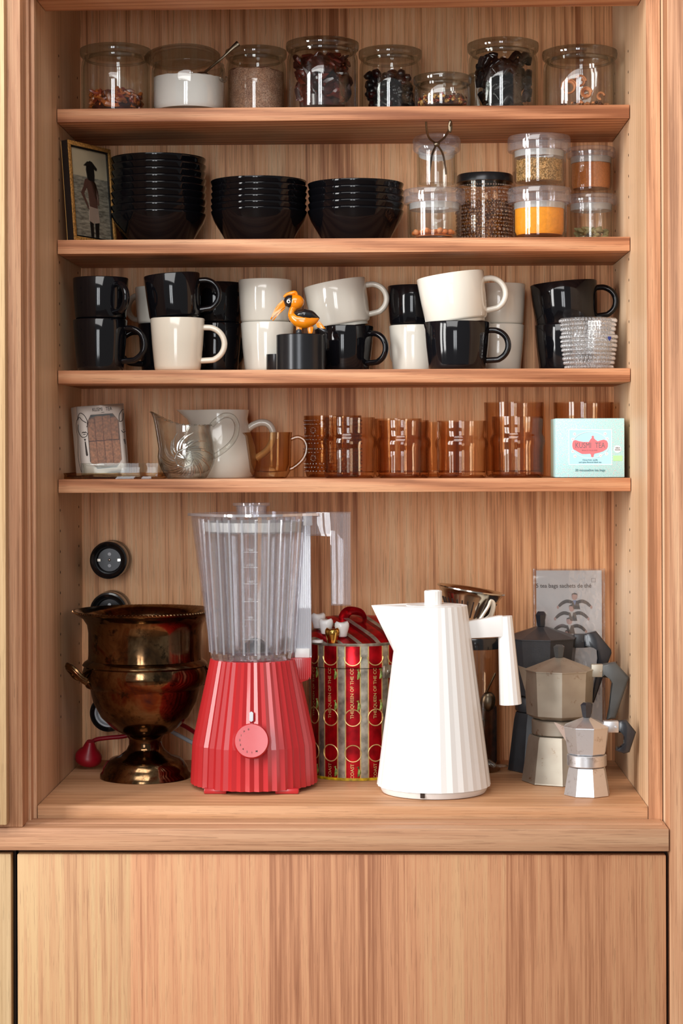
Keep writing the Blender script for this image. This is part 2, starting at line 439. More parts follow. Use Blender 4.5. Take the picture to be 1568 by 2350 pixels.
def heap(r, h, amp, n=48, rings=8, seed=0, z0=.0070, slope=(0, 0)):
    b = MB(); pr = [(0, z0), (r*.92, z0), (r, z0+.0065), (r, h*.98)]+[(r*(1-i/rings), h) for i in range(1, rings+1)]
    def fn(a, rr, z, k):
        x, y = rr*math.cos(a), rr*math.sin(a)
        if z > z0+.007: z += amp*noise.noise(Vector((x*70, y*70, seed)))+slope[0]*x+slope[1]*y
        return (x, y, z)
    return b.lathe(pr, n, fn=fn)
plain('sugar', S(250, 249, 247), .8, 0, 0, .02, 900, .3, 1800)
mt, nt, out = nmat('pink_salt'); n = tex(nt, 'Noise', 60, 5, .8); n2 = tex(nt, 'Noise', 700, 2, .7)
c = ramp(nt, n.outputs[0], [(.3, S(190, 138, 112)), (.5, S(226, 176, 144)), (.7, S(240, 204, 178))])
c = mixc(nt, ramp(nt, n2.outputs[0], [(.42, (.35, .3, .3, 1)), (.58, (1, 1, 1, 1))]), S(110, 70, 55), c)
b_ = principled(nt, out, Base_Color=c, Roughness=.8); bump(nt, b_, n2.outputs[0], .8)
plain('chili_red', (.34, .040, .012, 1), .3, 0, .2, .5, 60)
plain('chili_orange', (.60, .16, .03, 1), .3, 0, .2, .4, 60)
plain('chili_dark', (.045, .006, .006, 1), .22, 0, .3, .5, 60)
plain('chili_mid', (.13, .016, .010, 1), .24, 0, .3, .5, 60)
plain('dried_black', (.010, .008, .010, 1), .3, 0, .2, .3, 60)
plain('straw', S(196, 150, 84), .6)
plain('clove_brown', (.09, .028, .016, 1), .5, 0, 0, .5, 90)
plain('peel', S(214, 140, 90), .55, 0, 0, .15, 90)
def chilies(r, h, n, lmin, lmax, wd, seed, mats, zc=.0115, keep=1.0):
    rd = random.Random(seed); b = MB()
    b.lathe([(0, zc), (r*.74, zc), (r*.80, h*.45), (r*.6, h*.80), (0, h*.84)], 20, mi=2)
    for i in range(n):
        for _ in range(30):
            a = rd.uniform(0, 2*PI); rr = r*math.sqrt(rd.random()); L = rd.uniform(lmin, lmax)
            z = rd.uniform(zc+wd, h)
            if rr < r*.55 and z < h*.7: continue
            th = rd.uniform(0, 2*PI); el = rd.gauss(0, .45)
            d = Vector((math.cos(th)*math.cos(el), math.sin(th)*math.cos(el), math.sin(el)))
            p0 = Vector((rr*math.cos(a), rr*math.sin(a), z))
            bend = Vector((rd.uniform(-1, 1), rd.uniform(-1, 1), rd.uniform(-1, 1)))*L*.16
            pp = [p0-d*L/2, p0-d*L*.2+bend, p0+d*L*.15+bend, p0+d*L/2]
            if all(math.hypot(q.x, q.y) < r-wd*.9 and zc+wd*.8 < q.z < h+lmax*.12 for q in pp): break
        else: continue
        w0 = wd*rd.uniform(.7, 1.15)
        b.tube(pp, [w0*.5, w0, w0*.85, w0*.15], 6, mi=rd.choice(range(len(mats)-1)) if len(mats) > 2 else 0, flat=rd.uniform(.5, .9))
    return b
Z1 = TOP[0]
J = {}
def jr(key, *a, **k): J[key] = jar(*a, **k); return J[key]
t, X, rb, hb, h, lo = jr(1, 'storage_jar', 266, 95, 82, .102, 23, 'leftmost top-shelf glass jar, holding a low heap of orange-red chilies', Z1)
stuff('dried_chilies', chilies(rb-.0065, .041, 230, .016, .032, .0042, 1, [0, 1, 2]), ['chili_red', 'chili_orange', 'chili_dark'], 'orange-red dried chilies heaped in the leftmost jar', 'chilies', (X, .102, Z1))
t, X, rb, hb, h, lo = jr(2, 'storage_jar', 433, 128, 88, .070, 4, 'open glass jar of white sugar with its lid tilted back and a spoon in it', Z1)
lo.location = (-.011, .012, hb+.013); lo.rotation_euler = (R(-9), R(-3), 0)
stuff('white_sugar', heap(rb-.0035, P(433, 165, .070-.055).z-Z1, .0022, seed=3, slope=(-.02, 0)), 'sugar', 'white sugar filling the open jar', 'sugar', (X, .070, Z1))
sp = thing('teaspoon', 'dark metal teaspoon stuck in the white sugar, handle leaning to the right', 'spoon', (X, .05, Z1))
a0 = P(548, 99, .045)-Vector((X, .05, Z1)); a1 = P(508, 135, .048)-Vector((X, .05, Z1)); a2 = P(470, 166, .06)-Vector((X, .05, Z1))
MB().tube(smooth_path([a0, a0.lerp(a1, .4)+Vector((0, 0, .001)), a1, a2], 5), [.0042, .0048, .0044, .004, .0036, .0030, .0026, .0024, .0022]+[.002]*7, 10, flat=.35).build('handle', 'dark_steel', sp)
MB().ball(a2+Vector((-.004, 0, -.003)), (.010, .006, .004), 12, 8).build('bowl', 'dark_steel', sp)
hk = MB().tube(smooth_path([(rb*.93, -.020, hb*.86), (rb*.95, -.026, hb*.80), (rb*.90, -.030, hb*.66), (rb*1.0, -.020, hb*.62), (rb*1.05, -.016, hb*.72)], 4), .0022, 8)
hk.build('clip', 'glass_thick', J[2][0])
t, X, rb, hb, h, lo = jr(3, 'storage_jar', 588, 101, 71, .138, 22, 'glass jar full of coarse pinkish brown salt, right of the sugar jar', Z1)
stuff('pink_salt', heap(rb-.0035, P(588, 152, .138-.045).z-Z1, .004, seed=9, slope=(-.04, 0)), 'pink_salt', 'pinkish brown coarse salt in the third jar', 'salt', (X, .138, Z1))
t, X, rb, hb, h, lo = jr(4, 'storage_jar', 740.5, 80, 84, .080, 22, 'large glass jar packed with dark red dried chilies on the top shelf', Z1)
stuff('dark_chilies', chilies(rb-.0070, hb*.90, 420, .022, .04, .0052, 4, [0, 1, 2, 3]), ['chili_dark', 'chili_mid', 'chili_dark', 'chili_dark'], 'dark red dried chilies packed in the large middle jar', 'chilies', (X, .080, Z1))
t, X, rb, hb, h, lo = jr(5, 'storage_jar', 896, 101, 73, .140, 22, 'glass jar of blackish dried peppers standing just behind the small low jar', Z1)
def lumps(r, h, n, rmin, rmax, seed, nm, zc=.0085, top=None, flat=.75):
    rd = random.Random(seed); b = MB()
    b.lathe([(0, zc), (r*.70, zc), (r*.78, h*.5), (r*.5, h*.75), (0, h*.8)], 18, mi=0)
    for i in range(n):
        a = rd.uniform(0, 2*PI); q = rd.uniform(rmin, rmax)
        rr = (r-q)*rd.uniform(.6, 1) ** .5; z = rd.uniform(zc+q, h)
        if z > h-rmax*2: rr = (r-q)*math.sqrt(rd.random())
        o = len(b.v)
        b.ball((0, 0, 0), (q, q*rd.uniform(.6, 1), q*flat), 7, 5, T(rr*math.cos(a), rr*math.sin(a), z) @ RZ(rd.uniform(0, 6)) @ RX(rd.uniform(-1, 1)) @ RY(rd.uniform(-1, 1)), rd.randrange(nm))
        if q > .006:
            for i_ in range(o, len(b.v)):
                v = Vector(b.v[i_]); c0 = Vector((rr*math.cos(a), rr*math.sin(a), z))
                v = c0+(v-c0)*(1+.35*noise.noise(v*180)); b.v[i_] = tuple(v)
    return b
stuff('dried_peppers', lumps(rb-.0045, P(896, 160, .1).z-Z1, 110, .006, .011, 5, 3), ['dried_black', 'dried_black', 'chili_dark'], 'blackish wrinkled dried peppers in the jar behind the small low jar', 'peppers', (X, .140, Z1), sharp=70)
t, X, rb, hb, h, lo = jr(6, 'small_jar', 1016, 163, 67, .060, 20, 'small low glass jar of reddish brown spice berries, lowest jar at the shelf front', Z1)
stuff('spice_berries', lumps(rb-.0045, P(1016, 212, .02).z-Z1, 420, .0022, .0038, 6, 3), ['clove_brown', 'chili_red', 'straw'], 'reddish brown spice berries in the small low jar', 'spice', (X, .060, Z1))
t, X, rb, hb, h, lo = jr(7, 'storage_jar', 1155, 82, 82, .118, 24, 'tall glass jar stuffed with black dried chilies, second from the right end', Z1)
b = lumps(rb*.66, P(1150, 128, .08).z-Z1, 90, .007, .013, 7, 2)
rd = random.Random(3)
for i in range(46):
    a = rd.uniform(0, 2*PI); z = rd.uniform(.016, .085); q = rb*.72
    b.tube(smooth_path([(q*math.cos(a), q*math.sin(a), z), (q*math.cos(a+.25)*1.02, q*math.sin(a+.25)*1.02, z+.012), (q*math.cos(a+.5), q*math.sin(a+.5), z+rd.uniform(.0, .02))], 3), .0055, 7, mi=rd.randrange(2), flat=.6)
stuff('black_chilies', b, ['dried_black', 'black_bowl'], 'black wrinkled dried chilies in the tall jar second from right', 'chilies', (X+.001, .118, Z1), sharp=70)
jr(9, 'small_jar', 1098, 166, 22, .215, 12, 'tiny glass jar at the back, behind the jar of black chilies', Z1)
t, X, rb, hb, h, lo = jr(8, 'storage_jar', 1331, 99, 86, .086, 23, 'wide glass jar with curls of dried orange peel, rightmost on top shelf', Z1)
for i, (px, py, rr, turns, yy) in enumerate([(1306, 199, .0125, 1.6, .05), (1332, 186, .0095, 1.2, .056), (1346, 212, .0085, 1.9, .045), (1379, 220, .006, .8, .05)]):
    n = int(26*turns)
    pts = [(rr*(1-.45*k/n)*math.cos(2*PI*turns*k/n), .004*k/n, rr*(1-.45*k/n)*math.sin(2*PI*turns*k/n)) for k in range(n)]
    o = MB().tube(pts, .0017, 8, flat=2.0).build('orange_peel', 'peel')
    o.location = P(px, py, yy)
    tag(o, ['large curl of dried orange peel at the left in the rightmost jar', 'upper single ring of dried orange peel in the rightmost jar', 'tight double curl of dried orange peel in the middle of the rightmost jar', 'short open hook of dried peel at the right in the rightmost jar'][i], 'peel', 'orange peel curls in the jar')
stuff('peel_crumbs', lumps(rb*.85, .013, 60, .002, .004, 8, 2, zc=.0075), ['clove_brown', 'peel'], 'brown crumbs on the bottom of the rightmost jar', 'crumbs', (X, .086, Z1))
stuff('pepper_crumbs', lumps(.010, .02, 20, .002, .003, 8, 2, zc=.0075), ['clove_brown', 'dried_black'], 'dark spice in the tiny jar at the back', 'spice', (P(1098, 200, .215).x, .215, Z1))

# ------------------------------------------------------------------ second shelf
Z2 = TOP[1]
# framed photograph leaning on the left side
pf = thing('picture_frame', 'small framed beach photograph leaning against the left side of the shelf', 'picture frame', P(147+18, 549, .010))
pf.location.z = Z2+.0012; pf.location.x += .0045
FW, FH, FD = .118, .156, .013
pf.rotation_euler = (RZ(R(64.5)) @ RX(R(-4.4))).to_euler()
plain('frame_gilt', S(176, 128, 66), .45, .3, 0, .35, 300)
plain('frame_black', (.006, .006, .007, 1), .25, 0, .2)
b = MB().box(0, FW, .0015, FD, 0, .009).box(0, FW, .0015, FD, FH-.009, FH).box(0, .0095, .0015, FD, .009, FH-.009).box(FW-.0095, FW, .0015, FD, .009, FH-.009)
b.build('outer_frame', 'frame_black', pf)
b = MB()
for q in ((0, FW, 0, .0065), (0, FW, FH-.0065, FH), (0, .0065, 0.0065, FH-.0065), (FW-.0065, FW, .0065, FH-.0065)):
    b.box(q[0], q[1], -.0004, .0025, q[2], q[3], bev=.0005)
b.build('gilt_edge', 'frame_gilt', pf)
b = MB().box(.001, FW-.001, FD, FD+.0016, .001, FH-.001); b.build('backing_board', 'straw', pf)
MB().tube(arc(.02, FH*.55, .003, 0, 300, 12, FD+.003), .0006, 6).build('hanging_hook', 'steel', pf)
# the photograph: a flat print of sea, beach and a standing figure
mt, nt, out = nmat('print_beach')
tc = nt.nodes.new('ShaderNodeTexCoord'); sx = nt.nodes.new('ShaderNodeSeparateXYZ'); nt.links.new(tc.outputs['Object'], sx.inputs[0])
n = tex(nt, 'Noise', 1, 4, .6, 0, (60, 60, 260))
base = ramp(nt, mth(nt, 'DIVIDE', sx.outputs['Z'], FH), [(.0, S(110, 100, 90)), (.22, S(150, 138, 124)), (.30, S(92, 84, 76)), (.36, S(150, 140, 126)), (.66, S(132, 124, 114)), (.672, S(196, 180, 156))])
base = mixc(nt, mth(nt, 'MULTIPLY', mth(nt, 'LESS_THAN', sx.outputs['Z'], FH*.67), .55), base, ramp(nt, n.outputs[0], [(.35, S(60, 58, 54)), (.65, S(190, 180, 165))]))
principled(nt, out, Base_Color=base, Roughness=.25)
plain('print_skin', S(96, 66, 58), .3); plain('print_dark', S(34, 28, 26), .3); plain('print_cloth', S(170, 146, 134), .3)
pr = MB().box(.009, FW-.009, .0040, .0050, .009, FH-.009).build('beach_print', 'print_beach', pf)
def tri_fan(pts): return pts
fx = FW*.52
b = MB()
b.prism([(fx-.017, .100), (fx-.022, .088), (fx-.030, .078), (fx-.027, .074), (fx-.014, .056), (fx-.010, .052), (fx-.012, .060), (fx-.020, .073), (fx-.022, .078), (fx-.013, .088), (fx-.010, .080), (fx-.008, .058), (fx+.013, .056), (fx+.014, .080), (fx+.012, .096), (fx+.004, .103), (fx-.006, .104)], .0032, .0040, mi=0)
b.prism([(fx+.012, .096), (fx+.018, .082), (fx+.018, .062), (fx+.015, .062), (fx+.014, .080)], .0032, .0040, mi=0)
b.prism([(fx-.010, .058), (fx+.014, .056), (fx+.017, .034), (fx+.005, .032), (fx+.002, .040), (fx, .031), (fx-.012, .035)], .0030, .0040, mi=2)
b.prism([(fx-.010, .034), (fx-.001, .032), (fx-.002, .010), (fx-.009, .010)], .0032, .0040, mi=1).prism([(fx+.004, .032), (fx+.015, .034), (fx+.012, .010), (fx+.004, .010)], .0032, .0040, mi=1)
b.prism([(fx-.009, .100), (fx-.012, .116), (fx-.010, .126), (fx, .131), (fx+.009, .124), (fx+.010, .108), (fx+.008, .098)], .0028, .0040, mi=1)
b.prism([(fx-.018, .122), (fx-.008, .129), (fx+.004, .130), (fx+.018, .120), (fx+.016, .117), (fx, .122)], .0026, .0040, mi=1)
b.build('printed_figure', ['print_skin', 'print_dark', 'print_cloth'], pr)
MB().box(.006, FW-.006, .0010, .0018, .006, FH-.006).build('glass_pane', 'glass_dish', pf)

# black bowls
R0 = .0765
bowl_prof = [(0, .003), (R0*.55, .003), (R0*.57, 0), (R0*.62, 0), (R0*.66, .003), (R0*.925, .037), (R0*.945, .0405), (R0*.99, .0500), (R0, .0525), (R0*.992, .0535), (R0*.975, .0525), (R0*.955, .0485), (R0*.915, .0415), (R0*.895, .0375), (R0*.63, .0065), (0, .006)]
bowl0 = None
ords = ['bottom', 'second', 'third', 'fourth', 'fifth', 'sixth', 'seventh', 'eighth', 'ninth']
def bowls(cx, Yc, ytop, n, where):
    global bowl0
    X = P(cx, 480, Yc).x; zt = P(cx, ytop, Yc-R0).z
    pitch = (zt-Z2-.0535)/(n-1)
    for i in range(n):
        pos = 'topmost' if i == n-1 else ('bottom' if i == 0 else ords[i]+' from the bottom')
        lab = 'shiny black bowl, %s in the %s' % (pos, where)
        if bowl0 is None: bowl0 = MB().lathe(bowl_prof, 96).build('cereal_bowl', 'black_bowl', sharp=50); o = bowl0
        else: o = copy_tree(bowl0)
        o.location = (X+random.uniform(-.0006, .0006), Yc, Z2+i*pitch); tag(o, lab, 'bowl', 'black bowls in three stacks')
bowls(364.5, .132, 349, 9, 'tallest stack beside the picture frame')
bowls(595, .105, 402, 6, 'middle stack of six')
bowls(817, .105, 408, 5, 'right-hand stack of five')

# jars with clear plastic lids
def lid_jar(name, cx, ylid, ylb, rlid, rb, ybase_z, Yc, label, group='jars with clear plastic lids', lidmat='plastic_clear', bodym='glass_clear', lidtilt=None):
    s = mp(Yc); r = rb*s; rl = rlid*s; X = P(cx, 480, Yc).x
    zt = P(cx, ylid, Yc-rl).z; zb = P(cx, ylb, Yc-rl).z
    t = thing(name, label, 'jar', (X, Yc, ybase_z), group); h = zb-ybase_z; lh = zt-zb
    MB().lathe([(0, .002), (r*.86, .0015), (r*.92, 0), (r*.97, .003), (r*.985, .010), (r, h*.97), (r, h+.001), (r-.0025, h+.001), (r-.0028, h*.96), (r*.985-.0028, .014), (r*.88, .0095), (0, .009)], 64).build('jar_body', bodym, t)
    lo = MB().lathe([(0, lh*.70), (rl*.80, lh*.70), (rl*.83, lh), (rl*.97, lh), (rl, lh*.85), (rl, lh*.12), (rl*.98, 0), (rl*.93, 0), (rl*.93, lh*.5), (0, lh*.5)], 64).build('jar_lid', lidmat, t)
    lo.location = (0, 0, h+.0018)
    MB().lathe([(r*.55, -.0065), (r-.0035, -.0095), (r-.0032, .0), (r*.90, .0008), (r*.55, -.003)], 64, close=True).build('seal', 'seal_clear', lo)
    return t, X, r, h, lh, lo
plain('turmeric', S(244, 156, 20), .8, 0, 0, .06, 200, .4, 700)
plain('orange_powder', S(196, 118, 60), .85, 0, 0, .12, 500, .4, 900)
plain('seed_tan', S(190, 146, 92), .5, 0, 0, .2, 90); plain('seed_brown', S(140, 104, 52), .5, 0, 0, .2, 90)
plain('grain_brown', S(128, 78, 34), .5, 0, 0, .3, 90); plain('apricot', S(214, 122, 62), .4, 0, 0, .25, 60)
plain('pod_green', S(170, 160, 112), .6, 0, 0, .25, 60)
def grains(r, h, n, q, seed, nm, zc=.0105, el=.6, core=0):
    rd = random.Random(seed); b = MB()
    b.lathe([(0, zc), (r*.93, zc), (r*.95, h-.002), (0, h-.001)], 24, mi=core)
    for i in range(n):
        a = rd.uniform(-PI, 0.25) if rd.random() < .8 else rd.uniform(0, 2*PI)
        if rd.random() < .85: rr = r-q*.7; z = rd.uniform(zc+q*.5, h)
        else: rr = r*math.sqrt(rd.random())*.97; z = h+rd.uniform(-q*.5, q*.6)
        b.ball((0, 0, 0), (q, q*el, q*el), 6, 4, T(rr*math.cos(a), rr*math.sin(a), z) @ RZ(a+PI/2+rd.uniform(-.5, .5)) @ RY(rd.uniform(-1.5, 1.5)), rd.randrange(nm))
    return b
tB, XB, rB, hB, lhB, _ = lid_jar('lidded_jar', 997, 430, 462, 71, 62, Z2, .074, 'low clear jar with orange lumps, under the narrow jar with tongs')
stuff('dried_apricot_pieces', lumps(rB-.005, .017, 46, .0035, .006, 12, 2, zc=.0105), ['apricot', 'peel'], 'orange translucent lumps in the low jar left of the bumpy jar', 'dried fruit', (XB, .074, Z2), sharp=70)
zA = Z2+hB+lhB+.0022
tA, XA, rA, hA, lhA, loA = lid_jar('lidded_jar', 1003, 318, 343, 55, 46.5, zA, .076, 'narrow empty clear jar holding metal tongs, its lid tipped up')
loA.rotation_euler = (R(26), 0, 0); loA.location.z += .004; loA.location.y += .004
tg = thing('sugar_tongs', 'small tarnished metal tongs crossing in the mouth of the narrow jar', 'tongs', P(1003, 331, .03))
L0 = P(1003, 331, .03)
def rel(px, py, y): return P(px, py, y)-L0
for s_, pts in ((1, [(978, 279, -.004), (980, 300, .004), (986, 318, .016), (1003, 332, .034), (1016, 352, .045), (1022, 380, .06), (1024, 400, .065)]), (-1, [(1036, 283, -.004), (1030, 300, .004), (1020, 316, .016), (1003, 331, .031), (993, 352, .045), (988, 378, .06), (985, 398, .065)])):
    MB().tube(smooth_path([rel(*q) for q in pts], 5), [.0016 if s_ > 0 else .0018]*31, 8).build('arm', 'dark_steel', tg)
MB().ball(rel(1034, 290, -.001), (.0035, .0016, .010), 10, 8).build('finger_loop', 'dark_steel', tg)
MB().ball(rel(1003, 331, .029), (.005, .003, .004), 12, 8).build('pivot', 'dark_steel', tg)
tE, XE, rE, hE, lhE, _ = lid_jar('lidded_jar', 1238, 427, 461, 72.5, 62.5, Z2, .074, 'clear lidded jar of bright yellow-orange turmeric powder at the shelf front')
stuff('turmeric_powder', heap(rE-.0047, P(1238, 472, .035).z-Z2, .0018, z0=.0105, seed=5), 'turmeric', 'bright yellow-orange turmeric powder in the front jar', 'spice', (XE, .074, Z2))
zD = Z2+hE+lhE+.0022
tD, XD, rD, hD, lhD, _ = lid_jar('lidded_jar', 1238, 306, 340, 72, 61, zD, .074, 'clear lidded jar of tan seeds standing on the turmeric jar')
stuff('tan_seeds', grains(rD-.0058, P(1238, 362, .035).z-zD, 1500, .0019, 2, 2), ['seed_tan', 'seed_brown'], 'small tan seeds in the jar on top of the turmeric jar', 'seeds', (XD, .074, zD))
tG, XG, rG, hG, lhG, _ = lid_jar('lidded_jar', 1357, 444, 466, 58, 52, Z2, .165, 'clear lidded jar of greenish cardamom pods at the back right, lower of two')
b = MB(); rd = random.Random(8)
for i in range(60):
    a = rd.uniform(0, 2*PI); rr = (rG-.010)*math.sqrt(rd.random()); z = rd.uniform(.014, .030)
    b.ball((0, 0, 0), (.0075, .0034, .0032), 8, 6, T(rr*math.cos(a), rr*math.sin(a), z) @ RZ(rd.uniform(0, 6)) @ RY(rd.uniform(-.5, .5)))
stuff('cardamom_pods', b, ['pod_green'], 'greenish cardamom pods in the lower back jar', 'spice', (XG, .165, Z2))
zF = Z2+hG+lhG+.0022
tF, XF, rF, hF, lhF, _ = lid_jar('lidded_jar', 1357, 335, 357, 55.5, 51, zF, .165, 'clear lidded jar of orange-brown powder at the back right, upper of two')
stuff('orange_spice', heap(rF-.0047, P(1357, 368, .13).z-zF, .001, z0=.0105, seed=6), 'orange_powder', 'orange-brown ground spice in the upper back jar', 'spice', (XF, .165, zF))
# bumpy smoked glass jar
tC = thing('bumpy_glass_jar', 'smoky glass jar covered in round bumps with a dark lid, full of brown grains', 'jar', (P(1113, 480, .150).x, .150, Z2))
s = mp(.15); rC = 64*s; zt = P(1113, 392, .10).z-Z2; zb = P(1113, 412, .10).z-Z2
MB().lathe([(0, .001), (rC*.9, 0), (rC*.98, .004), (rC, .01), (rC, zb), (rC*.93, zb), (rC-.003, zb-.004), (rC-.003, .011), (rC*.9, .006), (0, .006)], 64).build('jar_body', 'glass_smoke', tC)
b = MB(); nrow = 16
for j in range(nrow):
    z = .008+(zb-.014)*j/(nrow-1); big = [.0016, .0024, .0018, .0032, .0018][j % 5]
    nn = int(2*PI*rC/(big*2.7))
    for k in range(nn):
        a = 2*PI*(k+.5*(j % 2))/nn
        if math.sin(a) > .35: continue
        b.ball((rC*math.cos(a), rC*math.sin(a), z), (big, big, big), 7, 5)
b.build('glass_bumps', 'glass_smoke_bump', tC)['kind'] = 'stuff'
MB().lathe([(0, zt-.001), (rC*.96, zt), (rC*1.0, zt-.002), (rC*1.01, zb+.001), (rC*.96, zb+.001), (rC*.95, zt-.004), (0, zt-.004)], 64).build('jar_lid', 'tin_black', tC)
stuff('brown_grains', grains(rC-.0062, zb*.70, 1100, .0021, 22, 3, zc=.0075), ['grain_brown', 'seed_tan', 'clove_brown'], 'brown grains filling the bumpy glass jar', 'grains', (tC.location.x, .150, Z2))
# ------------------------------------------------------------------ third shelf: mugs
Z3 = TOP[2]
def mug_parts(r, h, mat, bot, foot=False):
    rb = r*bot; wl = .0030
    low = [(0, .0015), (r*.74, .0015), (r*.76, 0), (r*.82, 0), (r*.83, .0042), (rb*.97, .0056), (rb, .0085)] if foot else [(0, .0015), (rb*.78, .0015), (rb*.80, 0), (rb*.90, 0), (rb*.98, .003), (rb*1.0, .008)]
    body = low+[ (r*(bot+.55*(1-bot)), h*.5), (r, h-.0015), (r-.001, h), (r-wl+.0008, h), (r-wl, h-.0015), (r*(bot+.55*(1-bot))-wl, h*.5), (rb-wl, .009), (rb*.8, .0045), (0, .0045)]
    hx0 = r*.965; z1 = h*.83; z0 = h*.20; ro = h*.40
    pts = [(hx0-.001, 0, z1)]+[(hx0+.006+ro*.80*math.cos(R(a)), 0, (z0+z1)/2+(z1-z0)/2*math.sin(R(a))) for a in range(82, -83, -12)]+[(r*(bot+.2*(1-bot))-.001, 0, z0)]
    n = len(pts); rr = [.0062]+[.0050]+[.0043]*(n-4)+[.0050, .0062]
    return body, pts, rr
def mug(key, label, mat, cx, yr, rpx, Yc, handle=0, tilt=0, h=None, bot=.86, on=None, name='mug'):
    s = mp(Yc); r = rpx*s
    C = P(cx, yr, Yc if tilt else Yc-r)
    zr = C.z
    if on: h = zr-P(cx, on, Yc-r).z+.0042; bot = .915
    elif h is None: h = zr-Z3
    X = P(cx, yr, Yc).x
    ax = Vector((-math.sin(R(tilt)), 0, math.cos(R(tilt))))
    base = Vector((X, Yc, zr))-ax*h
    t = thing(name, label, 'mug', base, 'black and white mugs stacked on the third shelf')
    t.rotation_euler = (0, -R(tilt), 0)
    body, pts, rr = mug_parts(r, h, mat, bot, bool(on))
    MB().lathe(body, 96).build('mug_body', mat, t, sharp=50)
    MB().tube(smooth_path(pts, 3), [.0046]*((len(pts)-1)*3+1), 14, RZ(R(handle)), flat=1.25).build('handle', mat, t)
    return t
BK, WH, CR = 'black_ceramic', 'white_ceramic', 'cream_ceramic'
hs = .0800
mug(1, 'black mug at the left end, lower of two, handle to the right', BK, 230, 730, 62.5, .060, -12)
mug(2, 'black mug at the left end, stacked on another black mug, handle turned forward', BK, 231, 633, 64, .060, -48, on=730)
mug(3, 'black mug at the back behind the cream mug, only its left side showing', BK, 374, 740, 57, .168, 200)
mug(4, 'white mug at the back, peeking out between two black mugs at the left', WH, 370, 655, 60, .168, 150, on=740)
mug(5, 'black mug stacked slightly tilted on top of the cream mug', BK, 394, 631, 64.5, .062, 0, 4.6, on=727)
mug(6, 'cream mug at the shelf front, third stack with a black mug on it', CR, 407.5, 727, 62.5, .055, 0)
mug(7, 'black mug at the back right of the cream mug, lower of two', BK, 496, 739, 58, .168, 60)
mug(8, 'black mug at the back right of the cream mug, upper of two', BK, 496, 645, 60, .168, 60, on=739)
mug(9, 'off-white mug behind the hornbill figure, lower of two', WH, 613.5, 737, 61, .128, 100)
mug(10, 'off-white mug left of the hornbill figure, upper of two', WH, 608.5, 638, 61.5, .128, 100, on=737)
mug(11, 'wide black mug right of the dark metal pot, under a tilted white mug', BK, 790, 745, 68, .150, -28)
mug(12, 'wide off-white mug tilted to the left beside the hornbill figure', WH, 767, 649.5, 72.5, .150, 0, 10.2, on=745)
mug(13, 'off-white mug in the middle, lower of two, left of the large black mug', WH, 951, 744, 58, .166, 120)
mug(14, 'black mug in the middle at the back, upper of two', BK, 948, 652, 58.5, .166, 120, on=744)
mug(15, 'wide black mug at the shelf front under the large tilted white mug', BK, 1049, 735, 76, .058, -6, bot=.88)
mug(16, 'large bright white mug tilted on top of the wide black mug', WH, 1033, 631.5, 77.5, .058, 0, 8.0, on=735)
mug(17, 'off-white mug behind and right of the wide black mug, lower of two', WH, 1146, 742, 57, .166, 215)
mug(18, 'off-white mug behind and right of the wide black mug, upper of two', WH, 1148, 648, 58, .166, 215, on=742)
mug(19, 'black mug near the right end under a tilted black mug, behind the beaded glasses', BK, 1296, 742, 68, .150, 100)
mug(20, 'wide black mug tilted on the stack at the right end, behind the beaded glasses', BK, 1293, 649.5, 76.5, .150, -4, 4.8, on=742)
# dark metal pot and dish, hornbill figure
tp = thing('metal_pot', 'dark grey cylindrical metal pot carrying the hornbill figure', 'pot', (P(690.5, 800, .048).x, .048, Z3))
rP = 56.5*mp(.048); hP = P(690, 765, .048-rP).z-Z3
MB().lathe([(0, 0), (rP-.001, 0), (rP, .001), (rP, hP-.001), (rP-.001, hP), (0, hP)], 80).build('pot_body', 'tin_black', tp)
td = MB().lathe([(0, 0), (.019, 0), (.0198, .001), (.0198, P(640, 814, .1).z-Z3), (0, P(640, 814, .1).z-Z3)], 48).build('small_black_pot', 'tin_black')
td.location = (P(643, 830, .11).x-.001, .092, Z3); tag(td, 'small low black pot half hidden at the left of the dark metal pot', 'pot')
plain('bird_orange', S(240, 140, 12), .22, 0, .4, .05, 60); plain('bird_black', (.012, .012, .014, 1), .22, 0, .4)
plain('eye_white', S(245, 245, 240), .2)
yb = .040; BZ = Z3+hP
B0 = P(693, 765, yb); B0.z = BZ
bird = thing('hornbill_figure', 'small glossy orange and black hornbill figure standing on the dark metal pot', 'figurine', B0)
k = mp(yb)
def bp(px, py, y=0): return ((px-693)*k, y, (765-py)*k)
def Bz(zx, zy): return (600+zx/8.711-693)*k, (765-(650+zy/8.711))*k     # from the close view
x, z = Bz(860, 720)
b = MB()
def bodyfn(a, r, zz, kk): return (r*math.cos(a), r*math.sin(a), zz)
def blob(path, rads, n=16, flat=1.0, mi=0, mb=None):
    mb = mb or MB(); pts = [(p[0], p[2] if len(p) > 2 else 0, p[1]) for p in path]
    return mb.tube(smooth_path(pts, 4), [rads[min(i//4, len(rads)-1)]+(rads[min(i//4+1, len(rads)-1)]-rads[min(i//4, len(rads)-1)])*(i % 4)/4 for i in range((len(pts)-1)*4+1)], n, flat=flat, mi=mi)
q = lambda zx, zy, y=0: (*Bz(zx, zy), y)
u = k/8.711
blob([q(560, 560), q(620, 640), q(740, 720), q(880, 740), q(1020, 720), q(1120, 690), q(1160, 690)], [30*u, 92*u, 138*u, 145*u, 105*u, 52*u, 14*u], 20).build('body', 'bird_orange', bird)
blob([q(650, 560, -.0005), q(720, 600), q(860, 605), q(1000, 620), q(1090, 655), q(1168, 682)], [20*u, 84*u, 116*u, 98*u, 56*u, 8*u], 20, flat=1.32).build('wings', 'bird_black', bird)
blob([q(600, 600), q(615, 520), q(660, 440), q(700, 360)], [70*u, 62*u, 88*u, 110*u], 16).build('neck', 'bird_orange', bird)
